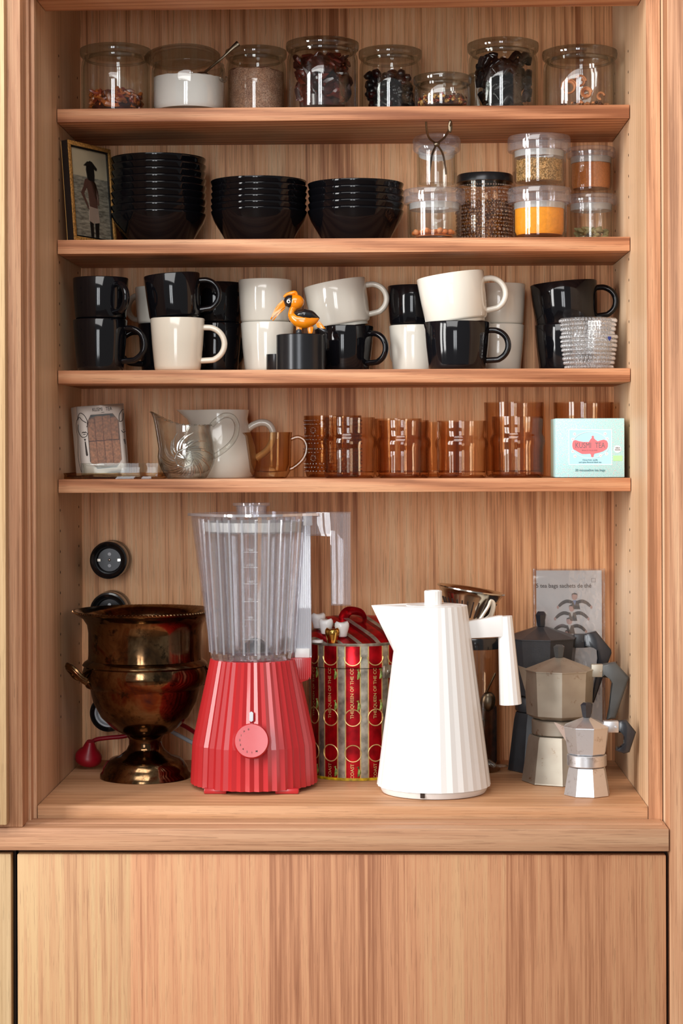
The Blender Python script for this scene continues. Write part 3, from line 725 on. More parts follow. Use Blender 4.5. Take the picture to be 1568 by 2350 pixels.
MB().ball((Bz(690, 350)[0], 0, Bz(690, 350)[1]), (168*u, 128*u, 150*u), 24, 16, None).build('head', 'bird_orange', bird)
hd = MB().ball((Bz(575, 335)[0], 0, Bz(575, 335)[1]), (126*u, 122*u, 132*u), 24, 16)
hd.build('face_mask', 'bird_black', bird)
blob([q(450, 250), q(520, 205), q(610, 180), q(680, 165), q(720, 215)], [24*u, 40*u, 50*u, 42*u, 20*u], 14).build('casque', 'bird_orange', bird)
b = MB()
b.prism([Bz(*c) for c in [(430, 305), (340, 390), (270, 490), (215, 600), (180, 695), (200, 705), (265, 610), (375, 515), (470, 460), (485, 440), (460, 350)]], -30*u, 30*u, bev=8*u)
b.prism([Bz(*c) for c in [(470, 455), (375, 530), (290, 620), (215, 725), (240, 725), (330, 620), (480, 480)]], -20*u, 20*u, bev=4*u)
b.build('beak', 'bird_orange', bird)
ex, ez = Bz(552, 348)
eb = MB().ball((ex, -116*u, ez), (40*u, 18*u, 40*u), 16, 10).build('eye', 'eye_white', bird)
MB().ball((ex, -132*u, ez), (19*u, 9*u, 19*u), 12, 8).build('pupil', 'bird_black', eb)
MB().prism([Bz(*c) for c in [(1090, 790), (1165, 735), (1290, 890), (1240, 890), (1120, 870)]], -40*u, 40*u, bev=8*u).build('tail', 'bird_orange', bird)
MB().prism([Bz(*c) for c in [(1115, 865), (1160, 870), (1235, 885), (1290, 895), (1330, 975), (1240, 955), (1140, 905)]], -36*u, 36*u, bev=6*u).build('tail_tip', 'bird_black', bird)
for sx_, lx in ((-1, 760), (1, 985)):
    MB().prism([Bz(*c) for c in [(lx-60, 820), (lx+60, 850), (lx+45, 950), (lx+25, 1000), (lx-40, 1000), (lx-60, 900)]], (-50 if lx < 800 else -30)*u, 30*u, bev=8*u).build('leg', 'bird_orange', bird)
fb_ = MB().prism([Bz(*c) for c in [(695, 1000), (695, 930), (725, 898), (765, 892), (805, 912), (815, 1000)]], -75*u, -52*u, bev=5*u).build('foot_bracket', 'tin_black', bird)
MB().ball((Bz(755, 943)[0], -76*u, Bz(755, 943)[1]), (11*u, 6*u, 11*u), 10, 6).build('rivet', 'steel', fb_)

# beaded pressed glass tumblers
def beaded(cx, yr, yb_, rtop, rbot, Yc, zbase, label, cut=0):
    s = mp(Yc); rt_, rb_ = rtop*s, rbot*s; h = P(cx, yr, Yc-rt_).z-zbase
    t = thing('beaded_tumbler', label, 'drinking glass', (P(cx, 800, Yc).x, Yc, zbase), 'stacked beaded glass tumblers')
    rr = lambda f: rb_+(rt_-rb_)*(f**.75)
    wl = .003
    MB().lathe([(0, .004), (rb_*.85, .004), (rb_*.9, 0)]+[(rr(f), .001+(h-.001)*f) for f in (0, .15, .3, .5, .75, 1)]+[(rr(f)-wl, .006+(h-.006)*f) for f in (1, .75, .5, .3, .15, 0)]+[(0, .007)], 64).build('glass_wall', 'glass_bead', t)
    b = MB(); rows = 8
    for j in range(rows):
        f = (j+.6)/(rows+.15); q = .0019+.0003*((j*7) % 3); r_ = rr(f); n = int(2*PI*r_/(q*2.5))
        for k_ in range(n):
            a = 2*PI*(k_+.5*(j % 2))/n
            b.ball((r_*math.cos(a), r_*math.sin(a), h*f), (q*1.1, q*1.1, q*1.3), 6, 4)
    b.build('glass_beads', 'bead_sparkle', t)['kind'] = 'stuff'
    return t, rt_, h
tb1, rt1, h1 = beaded(1352, 765, 843, 64, 52, .062, Z3, 'clear beaded glass tumbler with a blue heart sticker, lower of the two')
plain('sticker_blue', S(30, 60, 150), .4)
aa = R(-52); sm = MB()
sm.ball((0, 0, .0013), (.0022, .0006, .0022), 10, 6).ball((.0030, 0, .0013), (.0022, .0006, .0022), 10, 6).prism([(-.002, .001), (.005, .001), (.0015, -.0036)], -.0006, .0006)
so = sm.build('heart_sticker', 'sticker_blue', tb1); so.location = ((rt1+.0006)*math.cos(aa), (rt1+.0006)*math.sin(aa)-.0006, h1*.86); so.rotation_euler = (0, 0, aa+PI/2)
tb2, _, _ = beaded(1350, 727, 800, 64.5, 46, .062, Z3+.0262, 'clear beaded glass tumbler nested in the one with the blue heart sticker')

# ------------------------------------------------------------------ fourth shelf
Z4 = TOP[3]
# amber glass tray, glass dish and biscuit box on it
def rrect(x0, x1, y0, y1, rad, n=6):
    o = []
    for cx_, cy_, a0 in ((x1-rad, y1-rad, 0), (x0+rad, y1-rad, 90), (x0+rad, y0+rad, 180), (x1-rad, y0+rad, 270)):
        for i in range(n+1):
            a = R(a0+90*i/n); o.append((cx_+rad*math.cos(a), cy_+rad*math.sin(a)))
    return o
def dish(x0, x1, y0, y1, rad, h, th, foot=.85):
    "open rectangular tray with rounded corners"
    b = MB(); cx_, cy_ = (x0+x1)/2, (y0+y1)/2; base = rrect(x0, x1, y0, y1, rad)
    n = len(base); lv = [(foot, 0), (foot+.04, 0), (.985, h*.6), (1, h), (1-th/.08, h), (.965-th/.08, h*.6), (foot, th)]
    vs = [(cx_+(p[0]-cx_)*f, cy_+(p[1]-cy_)*f, z) for f, z in lv for p in base]; fs = []
    for j in range(len(lv)-1):
        for i in range(n): fs.append((j*n+i, j*n+(i+1) % n, (j+1)*n+(i+1) % n, (j+1)*n+i))
    fs.append(tuple(range(n))[::-1]); fs.append(tuple((len(lv)-1)*n+i for i in range(n)))
    return b.add(vs, fs)
xt0, xt1 = P(143, 1095, .03).x, P(378, 1095, .03).x
tr = dish(xt0, xt1, .022, .150, .02, .009, .003, .95).build('amber_tray', 'glass_amber_deep'); tr.location = (0, 0, Z4)
tag(tr, 'flat dark amber glass tray at the left end, under the biscuit box', 'tray')
dd = thing('glass_butter_dish', 'low clear rectangular glass dish standing on the amber tray', 'dish', (0, 0, Z4+.0032))
dish(P(186, 1070, .035).x, P(374, 1070, .035).x, .024, .064, .006, P(240, 1063, .028).z-Z4-.0032, .003, .93).build('dish_wall', 'glass_dish', dd)
MB().tube([(P(196, 1070, .024).x, .0225, P(196, 1071, .034).z-Z4), (P(240, 1070, .024).x, .0225, P(240, 1071, .034).z-Z4)], .0016, 8).build('raised_grip', 'glass_thick', dd)
plain('card_white', S(222, 212, 202), .5, 0, 0, .01, 10); plain('ink_dark', S(52, 40, 34), .6); plain('biscuit', S(214, 146, 98), .8, 0, 0, .2, 300, .6, 500)
plain('ink_brown', S(96, 84, 74), .6)
BW, BD, BH = .0765, .038, .1085
bx = thing('biscuit_box', 'white illustrated biscuit box with a window showing biscuits, leaning at the left end', 'box', P(188, 1089, .074), None)
bx.location.z = Z4+.0052
bx.rotation_euler = (RZ(R(22)) @ RY(R(-4.2)) @ RX(R(-2))).to_euler()
win = [(.022, .094), (.058, .094), (.067, .082), (.067, .020), (.058, .008), (.026, .008), (.015, .020), (.015, .082)]
b = MB()
# front board with the window cut out of it
outer = [(0, 0), (0, BH), (BW, BH), (BW, 0)]
def frame_face(y):
    vs = [(x_, y, z_) for x_, z_ in outer+win]
    # outer: 0 bl,1 tl,2 tr,3 br ; win 4..11 clockwise from top left
    fs = [(1, 4, 5, 2), (2, 5, 6), (2, 6, 7, 3), (3, 7, 8), (3, 8, 9, 0), (0, 9, 10), (0, 10, 11, 1), (1, 11, 4)]
    return vs, fs
vs, fs = frame_face(0); b.add(vs, fs); vs, fs = frame_face(.0006); b.add(vs, fs)
n0 = len(b.v)
for y_ in (0, .0006): pass
o_ = len(b.v); b.add([(x_, y_, z_) for y_ in (0, .004) for x_, z_ in win], [(i, (i+1) % 8, (i+1) % 8+8, i+8) for i in range(8)])
b.box(0, .0007, 0, BD, 0, BH).box(BW-.0007, BW, 0, BD, 0, BH).box(0, BW, BD-.0007, BD, 0, BH).box(0, BW, 0, BD, 0, .0007).box(0, BW, 0, BD, BH-.0007, BH)
b.build('carton', 'card_white', bx)
MB().prism([(x_, z_) for x_, z_ in win], .0022, .0026).build('window_film', 'cellophane', bx)
b = MB(); rd = random.Random(5); b.box(.012, .070, .012, .016, .010, .090)
for j, zc_ in enumerate((.032, .073)):
    for i in range(4):
        x0_ = .0165+i*.0128
        b.box(x0_, x0_+.0126, .005, .016, zc_-.0203, zc_+.0200-(abs(i-1.5)*.003 if j else 0), bev=.0022)
for i_, v in enumerate(b.v):
    w_ = noise.noise(Vector(v)*160); b.v[i_] = (v[0]+.0010*w_, v[1]+.0012*noise.noise(Vector(v)*210), v[2]+.001*w_)
tag(b.build('biscuits', 'biscuit', bx), kind='stuff')
b = MB()
b.text('KUSMI', .0082, T(.0335, -.0003, .1015), 0, fn=None, sx=.72).text('TEA', .0082, T(.0520, -.0003, .1015), sx=.72)
b.text('PARIS', .002, T(.042, -.0003, .0965))
bz = lambda zx, zy: ((zx-240)/6.03*mp(.1)/math.cos(R(22)), (1065+18-zy/6.03-900)*mp(.1)+.0015)
def ln(pts, wd=.00055): b.tube([(x_, -.0002, z_) for x_, z_ in [(v[0], v[2]) for v in smooth_path([(p[0], 0, p[1]) for p in pts], 5)]], wd, 6, flat=.5)
ln([(-.0001+.0005, .088), (.0045, .0975), (.0115, .094), (.0165, .082), (.0140, .075)])
ln([(.0005, .080), (.0, .070), (.005, .060), (.012, .0605), (.0150, .066)])
ln([(.0005, .087), (.0035, .0915), (.008, .086), (.0140, .082)])
ln([(.006, .0665), (.008, .0675), (.0095, .0665), (.011, .0675), (.013, .0660)], .0007)
ln([(.0075, .0640), (.0095, .0637), (.0115, .0640)], .0005)
b.prism([(.0080, .0570), (.0112, .0570), (.0102, .0535), (.0090, .0535)], -.0004, 0).prism([(.0088, .0525), (.0106, .0525), (.0125, .0310), (.0108, .0290), (.0092, .0310)], -.0004, 0)
ln([(.0675, .080), (.068, .090), (.073, .0975), (BW-.0005, .0985)]); ln([(BW-.0010, .093), (BW-.002, .086), (.072, .081), (.068, .080)])
ln([(.0695, .066), (.0725, .0625), (BW-.0005, .0640)]); ln([(.0728, .0665), (.0738, .0667)], .0006)
b.prism([(.0718, .0515), (.0742, .0525), (.0750, .0440), (.0735, .0440)], -.0004, 0)
b.build('printed_drawing', 'ink_dark', bx)
b = MB()
pts = smooth_path([(0, 0, .088), (.009, 0, .080), (.0075, 0, .068), (.0045, 0, .058), (.009, 0, .045), (.0125, 0, .032), (.0110, 0, .020), (.0, 0, .005)], 5)
b.tube([(-.0002, BD*.0+max(.0, v[0]), v[2]) for v in pts], .00055, 6, flat=.5)
b.build('printed_side_line', 'ink_dark', bx)

# pressed glass jug
tj = thing('pressed_glass_jug', 'small clear pressed glass jug with pinwheel pattern and tall looping handle', 'jug', (P(428, 1060, .056).x, .056, Z4))
s = mp(.06); jz = lambda y: P(428, y, .06).z-Z4
def jug_pt(spx, spz, hpx, hpz, spread=.9, power=2.0):
    def fn(a, r, z, k_):
        d = (a-PI+PI) % (2*PI)-PI     # zero at +X (handle side)
        dl = (a-PI) % (2*PI); dl = dl if dl < PI else dl-2*PI   # zero at -X (spout side)
        f = max(0, (z-spz[0])/(spz[1]-spz[0])) if spz[1] > spz[0] else 0
        f = min(1, f)
        ws = math.exp(-(dl/spread)**2)*f**power; wh = math.exp(-(d/.8)**2)*f**power
        rr = r+spx*ws+hpx[0]*wh
        return (rr*math.cos(a), rr*math.sin(a)*(1-.25*ws), z+hpz[0]*ws+hpz[1]*wh)
    return fn
hb_ = jz(976)
prof = [(0, .003), (40*s, .003), (43*s, 0), (46*s, .001), (56*s, jz(1080)), (64*s, jz(1062)), (66*s, jz(1048)), (64*s, jz(1030)), (61*s, jz(1010)), (57*s, jz(995)), (55*s, jz(985)), (56*s, hb_)]
inn = [(r-.0032, z) for r, z in prof[:3:-1]]+[(40*s, .008), (0, .007)]
fn = jug_pt(20*s, (jz(1025), hb_), (6*s,), (25*s, 6*s), .85, 1.05)
MB().lathe(prof+inn, 72, fn=fn).build('jug_body', 'glass_cut', tj)
hp_ = [(486, 977), (500, 963), (516, 954), (534, 957), (544, 973), (543, 995), (534, 1014), (518, 1030), (498, 1044), (486, 1050)]
MB().tube(smooth_path([((x_-428)*s, 0, jz(y_)) for x_, y_ in hp_], 4), [.0042]*37, 12, flat=1.5).build('handle', 'glass_thick', tj)
# pinwheel relief
def jr_at(z):
    for i in range(3, len(prof)-1):
        if prof[i][1] <= z <= prof[i+1][1]:
            f = (z-prof[i][1])/(prof[i+1][1]-prof[i][1]); return prof[i][0]+(prof[i+1][0]-prof[i][0])*f
    return prof[3][0]
b = MB()
def onj(x_, z_, off=.0006):
    z_ = min(max(z_, .004), jz(990)); r_ = jr_at(z_)+off; x_ = max(-r_*.97, min(r_*.97, x_))
    return Vector((x_, -math.sqrt(max(0, r_*r_-x_*x_)), z_))
cz_ = jz(1052)
for k_ in range(8):
    a = 2*PI*k_/8
    b.tube([onj(.001+.0145*math.cos(a), cz_+.0145*math.sin(a)), onj(.001+.0145*math.cos(a+PI/4), cz_+.0145*math.sin(a+PI/4))], .0010, 6)
    for q_ in range(2):
        b.tube([onj(.001, cz_, .0008), onj(.001+.011*math.cos(a+q_*.39), cz_+.011*math.sin(a+q_*.39), .0004)], [.0012, .0005], 5)
for k_ in range(22):
    a = 2*PI*k_/22; pts = []
    for i in range(6):
        f = i/5; rr_ = .016+.026*f*(1 if k_ % 2 else .75); aa_ = a-.75*f
        pts.append(onj(.001+rr_*math.cos(aa_), cz_+rr_*math.sin(aa_), .0003))
    b.tube(pts, [.0006, .0015, .0018, .0015, .0010, .0003], 6)
b.build('pinwheel_relief', 'glass_relief', tj)['kind'] = 'stuff'
b = MB()
for k_ in range(26):
    a = PI+2*PI*(k_+.5)/26; v = fn(a, 56*s, hb_, 0); b.ball(v, (.0022, .0022, .0013), 6, 4)
b.build('scalloped_rim', 'glass_thick', tj)

# white porcelain pitcher
tw = thing('porcelain_pitcher', 'white porcelain pitcher with a pointed spout, behind the pressed glass jug', 'pitcher', (P(506, 1060, .160).x, .160, Z4))
s = mp(.16); wz = lambda y: max(0, P(506, y, .16).z-Z4)
hw = wz(941)
prof = [(0, .003), (66*s, .003), (68*s, 0), (73*s, 0), (76*s, .003), (82*s, wz(1066)), (83*s, wz(1050)), (80*s, wz(1025)), (72*s, wz(1000)), (65*s, wz(975)), (63*s, wz(962)), (66*s, hw)]
inn = [(r-.0035, z) for r, z in prof[:4:-1]]+[(60*s, .007), (0, .007)]
MB().lathe(prof+inn, 72, fn=jug_pt(36*s, (wz(1000), hw), (0,), (2*s, -1*s), .42, 2.2)).build('pitcher_body', 'white_ceramic', tw)
MB().tube(smooth_path([((x_-506)*s, 0, wz(y_)) for x_, y_ in [(568, 986), (582, 976), (600, 970), (617, 974), (627, 990), (626, 1012), (612, 1035), (588, 1052)]], 4), [.0058]*29, 12, flat=1.3).build('handle', 'white_ceramic', tw)

# amber creamer
tm = thing('amber_creamer', 'small amber glass creamer with a beak spout, in front of the white pitcher', 'creamer', (P(620, 1060, .052).x, .052, Z4))
s = mp(.052); cz = lambda y: max(0, P(620, y, .052).z-Z4)
hc = cz(992)
prof = [(0, .002), (30*s, .002), (34*s, 0), (38*s, .001), (46*s, cz(1082)), (48*s, cz(1066)), (50*s, cz(1000)), (51*s, hc)]
inn = [(r-.0032, z) for r, z in prof[:4:-1]]+[(38*s, .011), (0, .009)]
MB().lathe(prof+inn, 64, fn=jug_pt(13*s, (cz(1022), hc), (0,), (-1*s, 0), .30, 2.0)).build('creamer_body', 'glass_amber_deep', tm)
MB().tube(smooth_path([((x_-620)*s, 0, cz(y_)) for x_, y_ in [(668, 1008), (684, 1003), (698, 1010), (704, 1026), (700, 1046), (688, 1062), (672, 1074), (665, 1076)]], 4), [.0030]*29, 10, flat=1.8).build('handle', 'glass_amber_deep', tm)

# amber tumblers
def amber(cx, ytop, rpx, Yc, label, shape='waist', mat='glass_amber', tilt=0, group='plain amber glasses on the fourth shelf'):
    s = mp(Yc); r = rpx*s; h = P(cx, ytop, Yc-r).z-Z4
    t = thing('amber_tumbler', label, 'drinking glass', (P(cx, 1060, Yc).x, Yc, Z4), group)
    if tilt: t.rotation_euler = (0, R(tilt), 0)
    if shape == 'waist':
        o = [(.93, .045), (.945, .09), (.945, .46), (.955, .50), (.99, .55), (1.0, .60), (.985, .65), (.94, .69), (.90, .72), (.895, .76), (.92, .84), (.93, 1.0)]
    elif shape == 'bumpy':
        o = [(.93, .045), (.97, .12), (.99, .4), (.955, .5), (.985, .6), (1.0, .97), (1.0, 1.0)]
    else:
        o = [(.93, .03), (.96, .08), (.97, .5), (1.0, 1.0)]
    P_ = [(0, .004), (r*.80, .004), (r*.86, .0), (r*.91, .001)]+[(r*a, h*b_) for a, b_ in o]
    I_ = [(r*a-.0024, h*b_) for a, b_ in o[::-1][:-1]]+[(r*.86, .010), (0, .009)]
    MB().lathe(P_+I_, 80).build('glass_wall', mat, t, sharp=60)
    if shape == 'bumpy':
        b = MB()
        for j, fz in enumerate((.1, .16, .22, .40, .46, .55, .61, .67, .86, .92)):
            n = 44 if j not in (4,) else 60; q = .0016
            for k_ in range(n):
                a = 2*PI*(k_+.5*(j % 2))/n; b.ball((r*math.cos(a), r*math.sin(a), h*fz), (q, q, q), 6, 4)
        for k_ in range(11):
            for fz in (.31, .76):
                a = 2*PI*k_/11
                for w_ in range(9):
                    aa_ = 2*PI*w_/9; b.ball((r*math.cos(a+.11*math.cos(aa_)), r*math.sin(a+.11*math.cos(aa_)), h*fz+.0045*math.sin(aa_)), (.0013,)*3, 6, 4)
        b.build('glass_bumps', mat, t)['kind'] = 'stuff'
    return t
amber(764, 953, 66, .168, 'amber glass covered in pressed dots, leftmost of the amber glasses, behind', 'bumpy', 'glass_amber_deep', 0, 'pressed dot amber glass')
amber(803, 957, 62, .056, 'amber waisted glass at the front, first to the right of the creamer')
amber(927, 964, 62, .056, 'amber waisted glass at the front, second from the creamer')
amber(1060, 965, 60.5, .056, 'amber waisted glass at the front, third from the creamer')
amber(1188, 955, 63, .056, 'paler amber waisted glass at the front, nearest the blue tea box')
amber(913, 960, 55, .172, 'amber glass standing in the back row behind the second front glass', 'plain')
amber(1008, 968, 48, .172, 'narrow amber glass in the back row between two front glasses', 'plain')
amber(1180, 922, 68, .168, 'tall amber glass in the back row behind the palest front glass', 'plain')
amber(1340, 922, 68, .172, 'tall amber glass in the back row behind the blue tea box', 'plain')
# blue tea box
mt, nt, out = nmat('tea_carton'); n = tex(nt, 'Noise', 900, 2, .8); n2 = tex(nt, 'Noise', 420, 2)
c = ramp(nt, n.outputs[0], [(.40, S(146, 206, 208)), (.5, S(178, 222, 222)), (.6, S(206, 232, 228))])
c = mixc(nt, mth(nt, 'MULTIPLY', mth(nt, 'GREATER_THAN', n2.outputs[0], .60), .6), c, S(222, 190, 196)); principled(nt, out, Base_Color=c, Roughness=.45)
for nm, c_ in (('tea_panel', S(178, 224, 236)), ('tea_line', S(226, 244, 248)), ('tea_red', S(240, 118, 124)), ('tea_grey', S(110, 104, 108)), ('tea_green', S(176, 226, 160)), ('tea_white', S(240, 240, 238)), ('tea_teal', S(70, 120, 130))): plain(nm, c_, .5, 0, 0, .01)
yT = .012; k = mp(yT)
tt = thing('tea_box', 'pale turquoise tea carton with a red cartouche, at the right end of the fourth shelf', 'box', (P(1275, 1093, yT).x, yT, Z4))
tw_, th_ = P(1434, 1020, yT).x-P(1275, 1020, yT).x, P(1350, 960, yT).z-Z4
MB().box(0, tw_, 0, .088, .0003, th_, bev=.0012).build('carton', 'tea_carton', tt)
qq = lambda zx, zy: ((zx-200)/1240*tw_, (1213-zy)/1060*th_)
rr4 = lambda a, b_, c_, d: [qq(a, b_), qq(c_, b_), qq(c_, d), qq(a, d)]
pn = MB().prism(rr4(440, 350, 1215, 985), -.0002, .001, mi=0).prism(rr4(452, 362, 1203, 973), -.0003, .001, mi=1)
e0 = [(qq(830+330*math.cos(a), 0)[0], -.0004, qq(0, 630+235*math.sin(a))[1]) for a in [2*PI*i/48 for i in range(48)]]
pn.tube(e0, .00045, 6, closed=True, mi=0)
for fx_, fy_ in ((548, 435), (1095, 430), (515, 530), (1130, 520), (515, 745), (555, 830), (1010, 820), (1120, 790)):
    x_, z_ = qq(fx_, fy_)
    for a in range(5): pn.ball((x_+.0016*math.cos(a*1.257), -.0004, z_+.0016*math.sin(a*1.257)), (.0012, .0003, .0012), 6, 4, mi=3)
    pn.ball((x_, -.0007, z_), (.0005, .0003, .0005), 6, 4, mi=2)
pn.build('front_panel', ['tea_line', 'tea_panel', 'tea_red', 'tea_white'], tt)
cz0 = [(500, 600), (515, 560), (560, 540), (620, 560), (700, 575), (800, 575), (830, 530), (855, 500), (850, 475), (875, 462), (892, 480), (888, 505), (915, 535), (960, 565), (1010, 548), (1070, 535), (1120, 555), (1142, 600), (1140, 660), (1120, 700), (1060, 740), (990, 765), (900, 785), (885, 810), (885, 835), (862, 850), (838, 835), (840, 805), (820, 785), (740, 790), (680, 790), (620, 760), (560, 725), (515, 700), (500, 650)]
MB().prism([qq(*p) for p in cz0], -.0006, .0).build('cartouche', 'tea_red', tt)
b = MB()
for body_, zx, zy, sz, mi, sx_ in (('KUSMI', 700, 640, .0125, 0, .70), ('TEA', 1000, 640, .0120, 0, .72), ('PRINCE VLADIMIR', 815, 728, .0030, 0, 1), ('Citrus fruit, vanilla', 820, 897, .0031, 1, 1), ('and spice flavored black tea', 820, 938, .0031, 1, 1), ('20 mousseline tea bags', 820, 1080, .0052, 1, .95)):
    x_, z_ = qq(zx, zy); b.text(body_, sz, T(x_, -.0007, z_), mi, sx=sx_, bold=0)
b.build('lettering', ['tea_grey', 'tea_teal'], tt)
x_, z_ = qq(1315, 705)
MB().lathe([(0, 0), (.0055, 0), (.0055, .0004), (0, .0004)], 32, T(x_, 0, z_) @ RX(PI/2)).build('round_seal', 'tea_white', tt)
MB().text('USDA', .0028, T(x_, -.0006, z_+.0018), bold=.0001).text('ORGANIC', .0019, T(x_, -.0006, z_-.0012), bold=.0001).build('seal_lettering', 'tea_grey', tt)
MB().prism(rr4(1235, 820, 1400, 915), -.0003, .001).build('green_mark', 'tea_green', tt)
# ------------------------------------------------------------------ bottom compartment
# wall sockets
def socket(py, label, filled=False):
    yf = .184; c = P(248.5, py, yf); r = 44*mp(yf)
    t = thing('wall_socket', label, 'socket', (c.x, YB, c.z), 'round black surface sockets on the back panel')
    M = RX(PI/2); D = YB-yf
    MB().lathe([(0, .0005), (r, .0005), (r, D*.45), (r*.95, D*.5), (r*.95, D*.55), (r, D*.6), (r, D-.006), (r*.97, D-.001), (r*.88, D), (r*.80, D-.002), (r*.74, D-.003)], 64, M).build('housing', 'black_plastic', t)
    MB().lathe([(r*.74, D-.003), (r*.72, D-.0045), (r*.66, D-.005), (r*.60, D-.014), (0, D-.014)], 64, M).build('socket_insert', 'grey_plastic' if filled else 'tin_black', t)
    if not filled:
        b = MB()
        for dz in (-.0095, .0095): b.lathe([(0, D-.0142), (.0028, D-.0138), (.0028, D-.0132), (0, D-.0130)], 16, T(0, 0, dz) @ M)
        b.build('contact_hole', 'grey_plastic', t)
        MB().lathe([(0, D-.0142), (.0022, D-.013), (0, D-.011)], 12, M).box(-.019, -.014, -D+.008, -D+.014, -.002, .002).box(.014, .019, -D+.008, -D+.014, -.002, .002).build('earth_clip', 'steel', t)
    else:
        MB().box(-.016, .016, -D+.003, -D+.013, -.004, .018, bev=.002).build('plug_face', 'white_plastic', t)
socket(1286, 'top round black wall socket, fully visible above the metal urn')
socket(1403, 'round black wall socket just behind the rim of the metal urn')
socket(1637, 'lowest round black socket with a pale grey plug, half hidden by the urn bowl', True)
# tarnished metal urn
mt, nt, out = nmat('tarnished_brass')
n = tex(nt, 'Noise', 14, 4, .65, .6); n2 = tex(nt, 'Noise', 45, 5, .7)
c = ramp(nt, n.outputs[0], [(.30, S(58, 46, 36)), (.44, S(98, 72, 48)), (.55, S(130, 104, 74)), (.64, S(112, 62, 38)), (.74, S(66, 42, 46))])
c = mixc(nt, ramp(nt, n2.outputs[0], [(.36, (1, 1, 1, 1)), (.46, (0, 0, 0, 1))]), c, S(60, 48, 34))
rg = ramp(nt, n2.outputs[0], [(.3, (.26, .26, .26, 1)), (.6, (.09, .09, .09, 1))])
principled(nt, out, Base_Color=c, Roughness=rg, Metallic=1.0)
yU = .068; s = mp(yU); uz = lambda y: max(0, P(334, y, yU).z-FT)
ur = thing('metal_urn', 'tarnished brown metal trophy urn on a round foot, left in the bottom compartment', 'urn', (P(334, 1700, yU).x, yU, FT), None, (0, 0, R(18)))
out_ = [(104, 1790), (105, 1782), (104, 1774), (99, 1769), (97, 1760), (88, 1745), (82, 1741), (80, 1739), (60, 1733), (44, 1720), (38, 1708), (38, 1695), (43, 1688), (45, 1684), (60, 1680), (77, 1668), (102, 1643), (120, 1608), (126, 1580), (128, 1575), (138, 1568), (143, 1555), (144, 1540), (140, 1528), (144, 1524), (140, 1518), (131, 1512), (130, 1500), (130, 1450), (133, 1432), (143, 1417), (158, 1408), (163, 1404)]
pf_ = [(0, uz(1786))]+[(101*s, 0)]+[(a*s, uz(b_)) for a, b_ in out_]+[(165*s, uz(1401)), (161*s, uz(1399)), (152*s, uz(1403)), (138*s, uz(1414)), (128*s, uz(1432)), (126*s, uz(1450)), (126*s, uz(1510)), (136*s, uz(1530)), (120*s, uz(1590)), (98*s, uz(1640)), (70*s, uz(1668)), (0, uz(1676))]
MB().lathe(pf_, 128).build('urn_body', 'tarnished_brass', ur, sharp=50)
b = MB()
for k_ in range(120):
    a = 2*PI*k_/120; b.ball((0, 0, 0), (.0034, .0017, .0017), 6, 4, T(163*s*math.cos(a), 163*s*math.sin(a), uz(1401)) @ RZ(a+.6))
b.build('rope_rim', 'tarnished_brass', ur)
for sg in (-1, 1):
    pts0 = [(124, 1562, -26), (150, 1548, -24), (170, 1527, -14), (181, 1520, 0), (172, 1530, 12), (158, 1545, 22), (128, 1556, 26)]
    b = MB()
    for off in (-.0030, 0, .0030):
        b.tube(smooth_path([(sg*(p[0]*s-abs(off)*.3), p[2]*s*1.2, uz(p[1]+3)+off) for p in pts0], 5), [.0044]+[.0032]*29+[.0044], 8)
    b.ball((sg*128*s, -28*s, uz(1563)), (.011, .008, .008), 10, 8).ball((sg*128*s, 28*s, uz(1558)), (.011, .008, .008), 10, 8)
    b.build('handle', 'tarnished_brass', ur)
# red plug with cable, white cable
cb = thing('red_power_cord', 'dark red power cord whose round plug lies in the back left corner', 'power cord', (P(203, 1728, .150).x, .150, FT))
C0 = cb.location
def rc(px, py, y): return P(px, py, y)-C0
pm = MB().lathe([(0, 0), (.019, .001), (.0215, .004), (.0215, .012), (.018, .018), (.012, .024), (.008, .034), (.006, .038), (0, .038)], 32, T(*rc(204, 1731, .15)) @ RZ(R(25)) @ RX(R(22)) @ T(0, 0, -.014))
pm.build('plug', 'red_soft', cb)
pts = [rc(207, 1706, .155), rc(222, 1697, .16), rc(250, 1693, .165), rc(292, 1688, .17), rc(345, 1668, .175), rc(405, 1660, .17), rc(450, 1683, .14), rc(480, 1712, .11)]
MB().tube(smooth_path(pts, 5), .0036, 10).build('cable', 'red_soft', cb)
wc = MB().tube(smooth_path([P(360, 1662, .19), P(385, 1674, .18), P(415, 1690, .165), P(450, 1708, .14), P(500, 1725, .12)], 5), .0034, 10).build('white_cable', 'grey_plastic')
tag(wc, 'pale grey cable running between the urn foot and the red blender', 'cable')

# ------------------------------------------------------------------ red blender
yB = -.012; s = mp(yB); bzf = lambda y: max(0, P(583, y, yB).z-FT)
bl = thing('countertop_blender', 'red pleated blender with a clear ribbed pitcher, left of the patterned tin', 'blender', (P(583, 1700, yB).x, yB, FT))
def pleat(N, d, squash=1.0):
    def fn(a, r, z, k_):
        rr = r*(1-d*(k_ % 2)); return (rr*math.cos(a), rr*math.sin(a)*squash, z)
    return fn
zl = bzf(1511)
N = 44
MB().lathe([(0, bzf(1795)), (134*s, bzf(1795)), (146*s, bzf(1793)), (141.5*s, bzf(1702)), (100*s, zl), (97*s, zl+.0005), (0, zl-.002)], 2*N, fn=pleat(N, .034)).build('motor_base', 'red_plastic', bl, flat=True)
b = MB()
for x0_, x1_ in ((-105, -54), (55, 108)):
    b.box(x0_*s, x1_*s, -118*s if x0_ < 0 else -118*s, -60*s, 0, bzf(1790), bev=.002)
    b.box(x0_*s, x1_*s, 60*s, 110*s, 0, bzf(1795), bev=.002)
b.lathe([(0, .002), (96*s, .002), (96*s, bzf(1795)), (0, bzf(1795))], 48); b.build('foot', 'red_soft' if False else 'red_plastic', bl)
slope = math.atan2((141.5-100), (1702-1511))
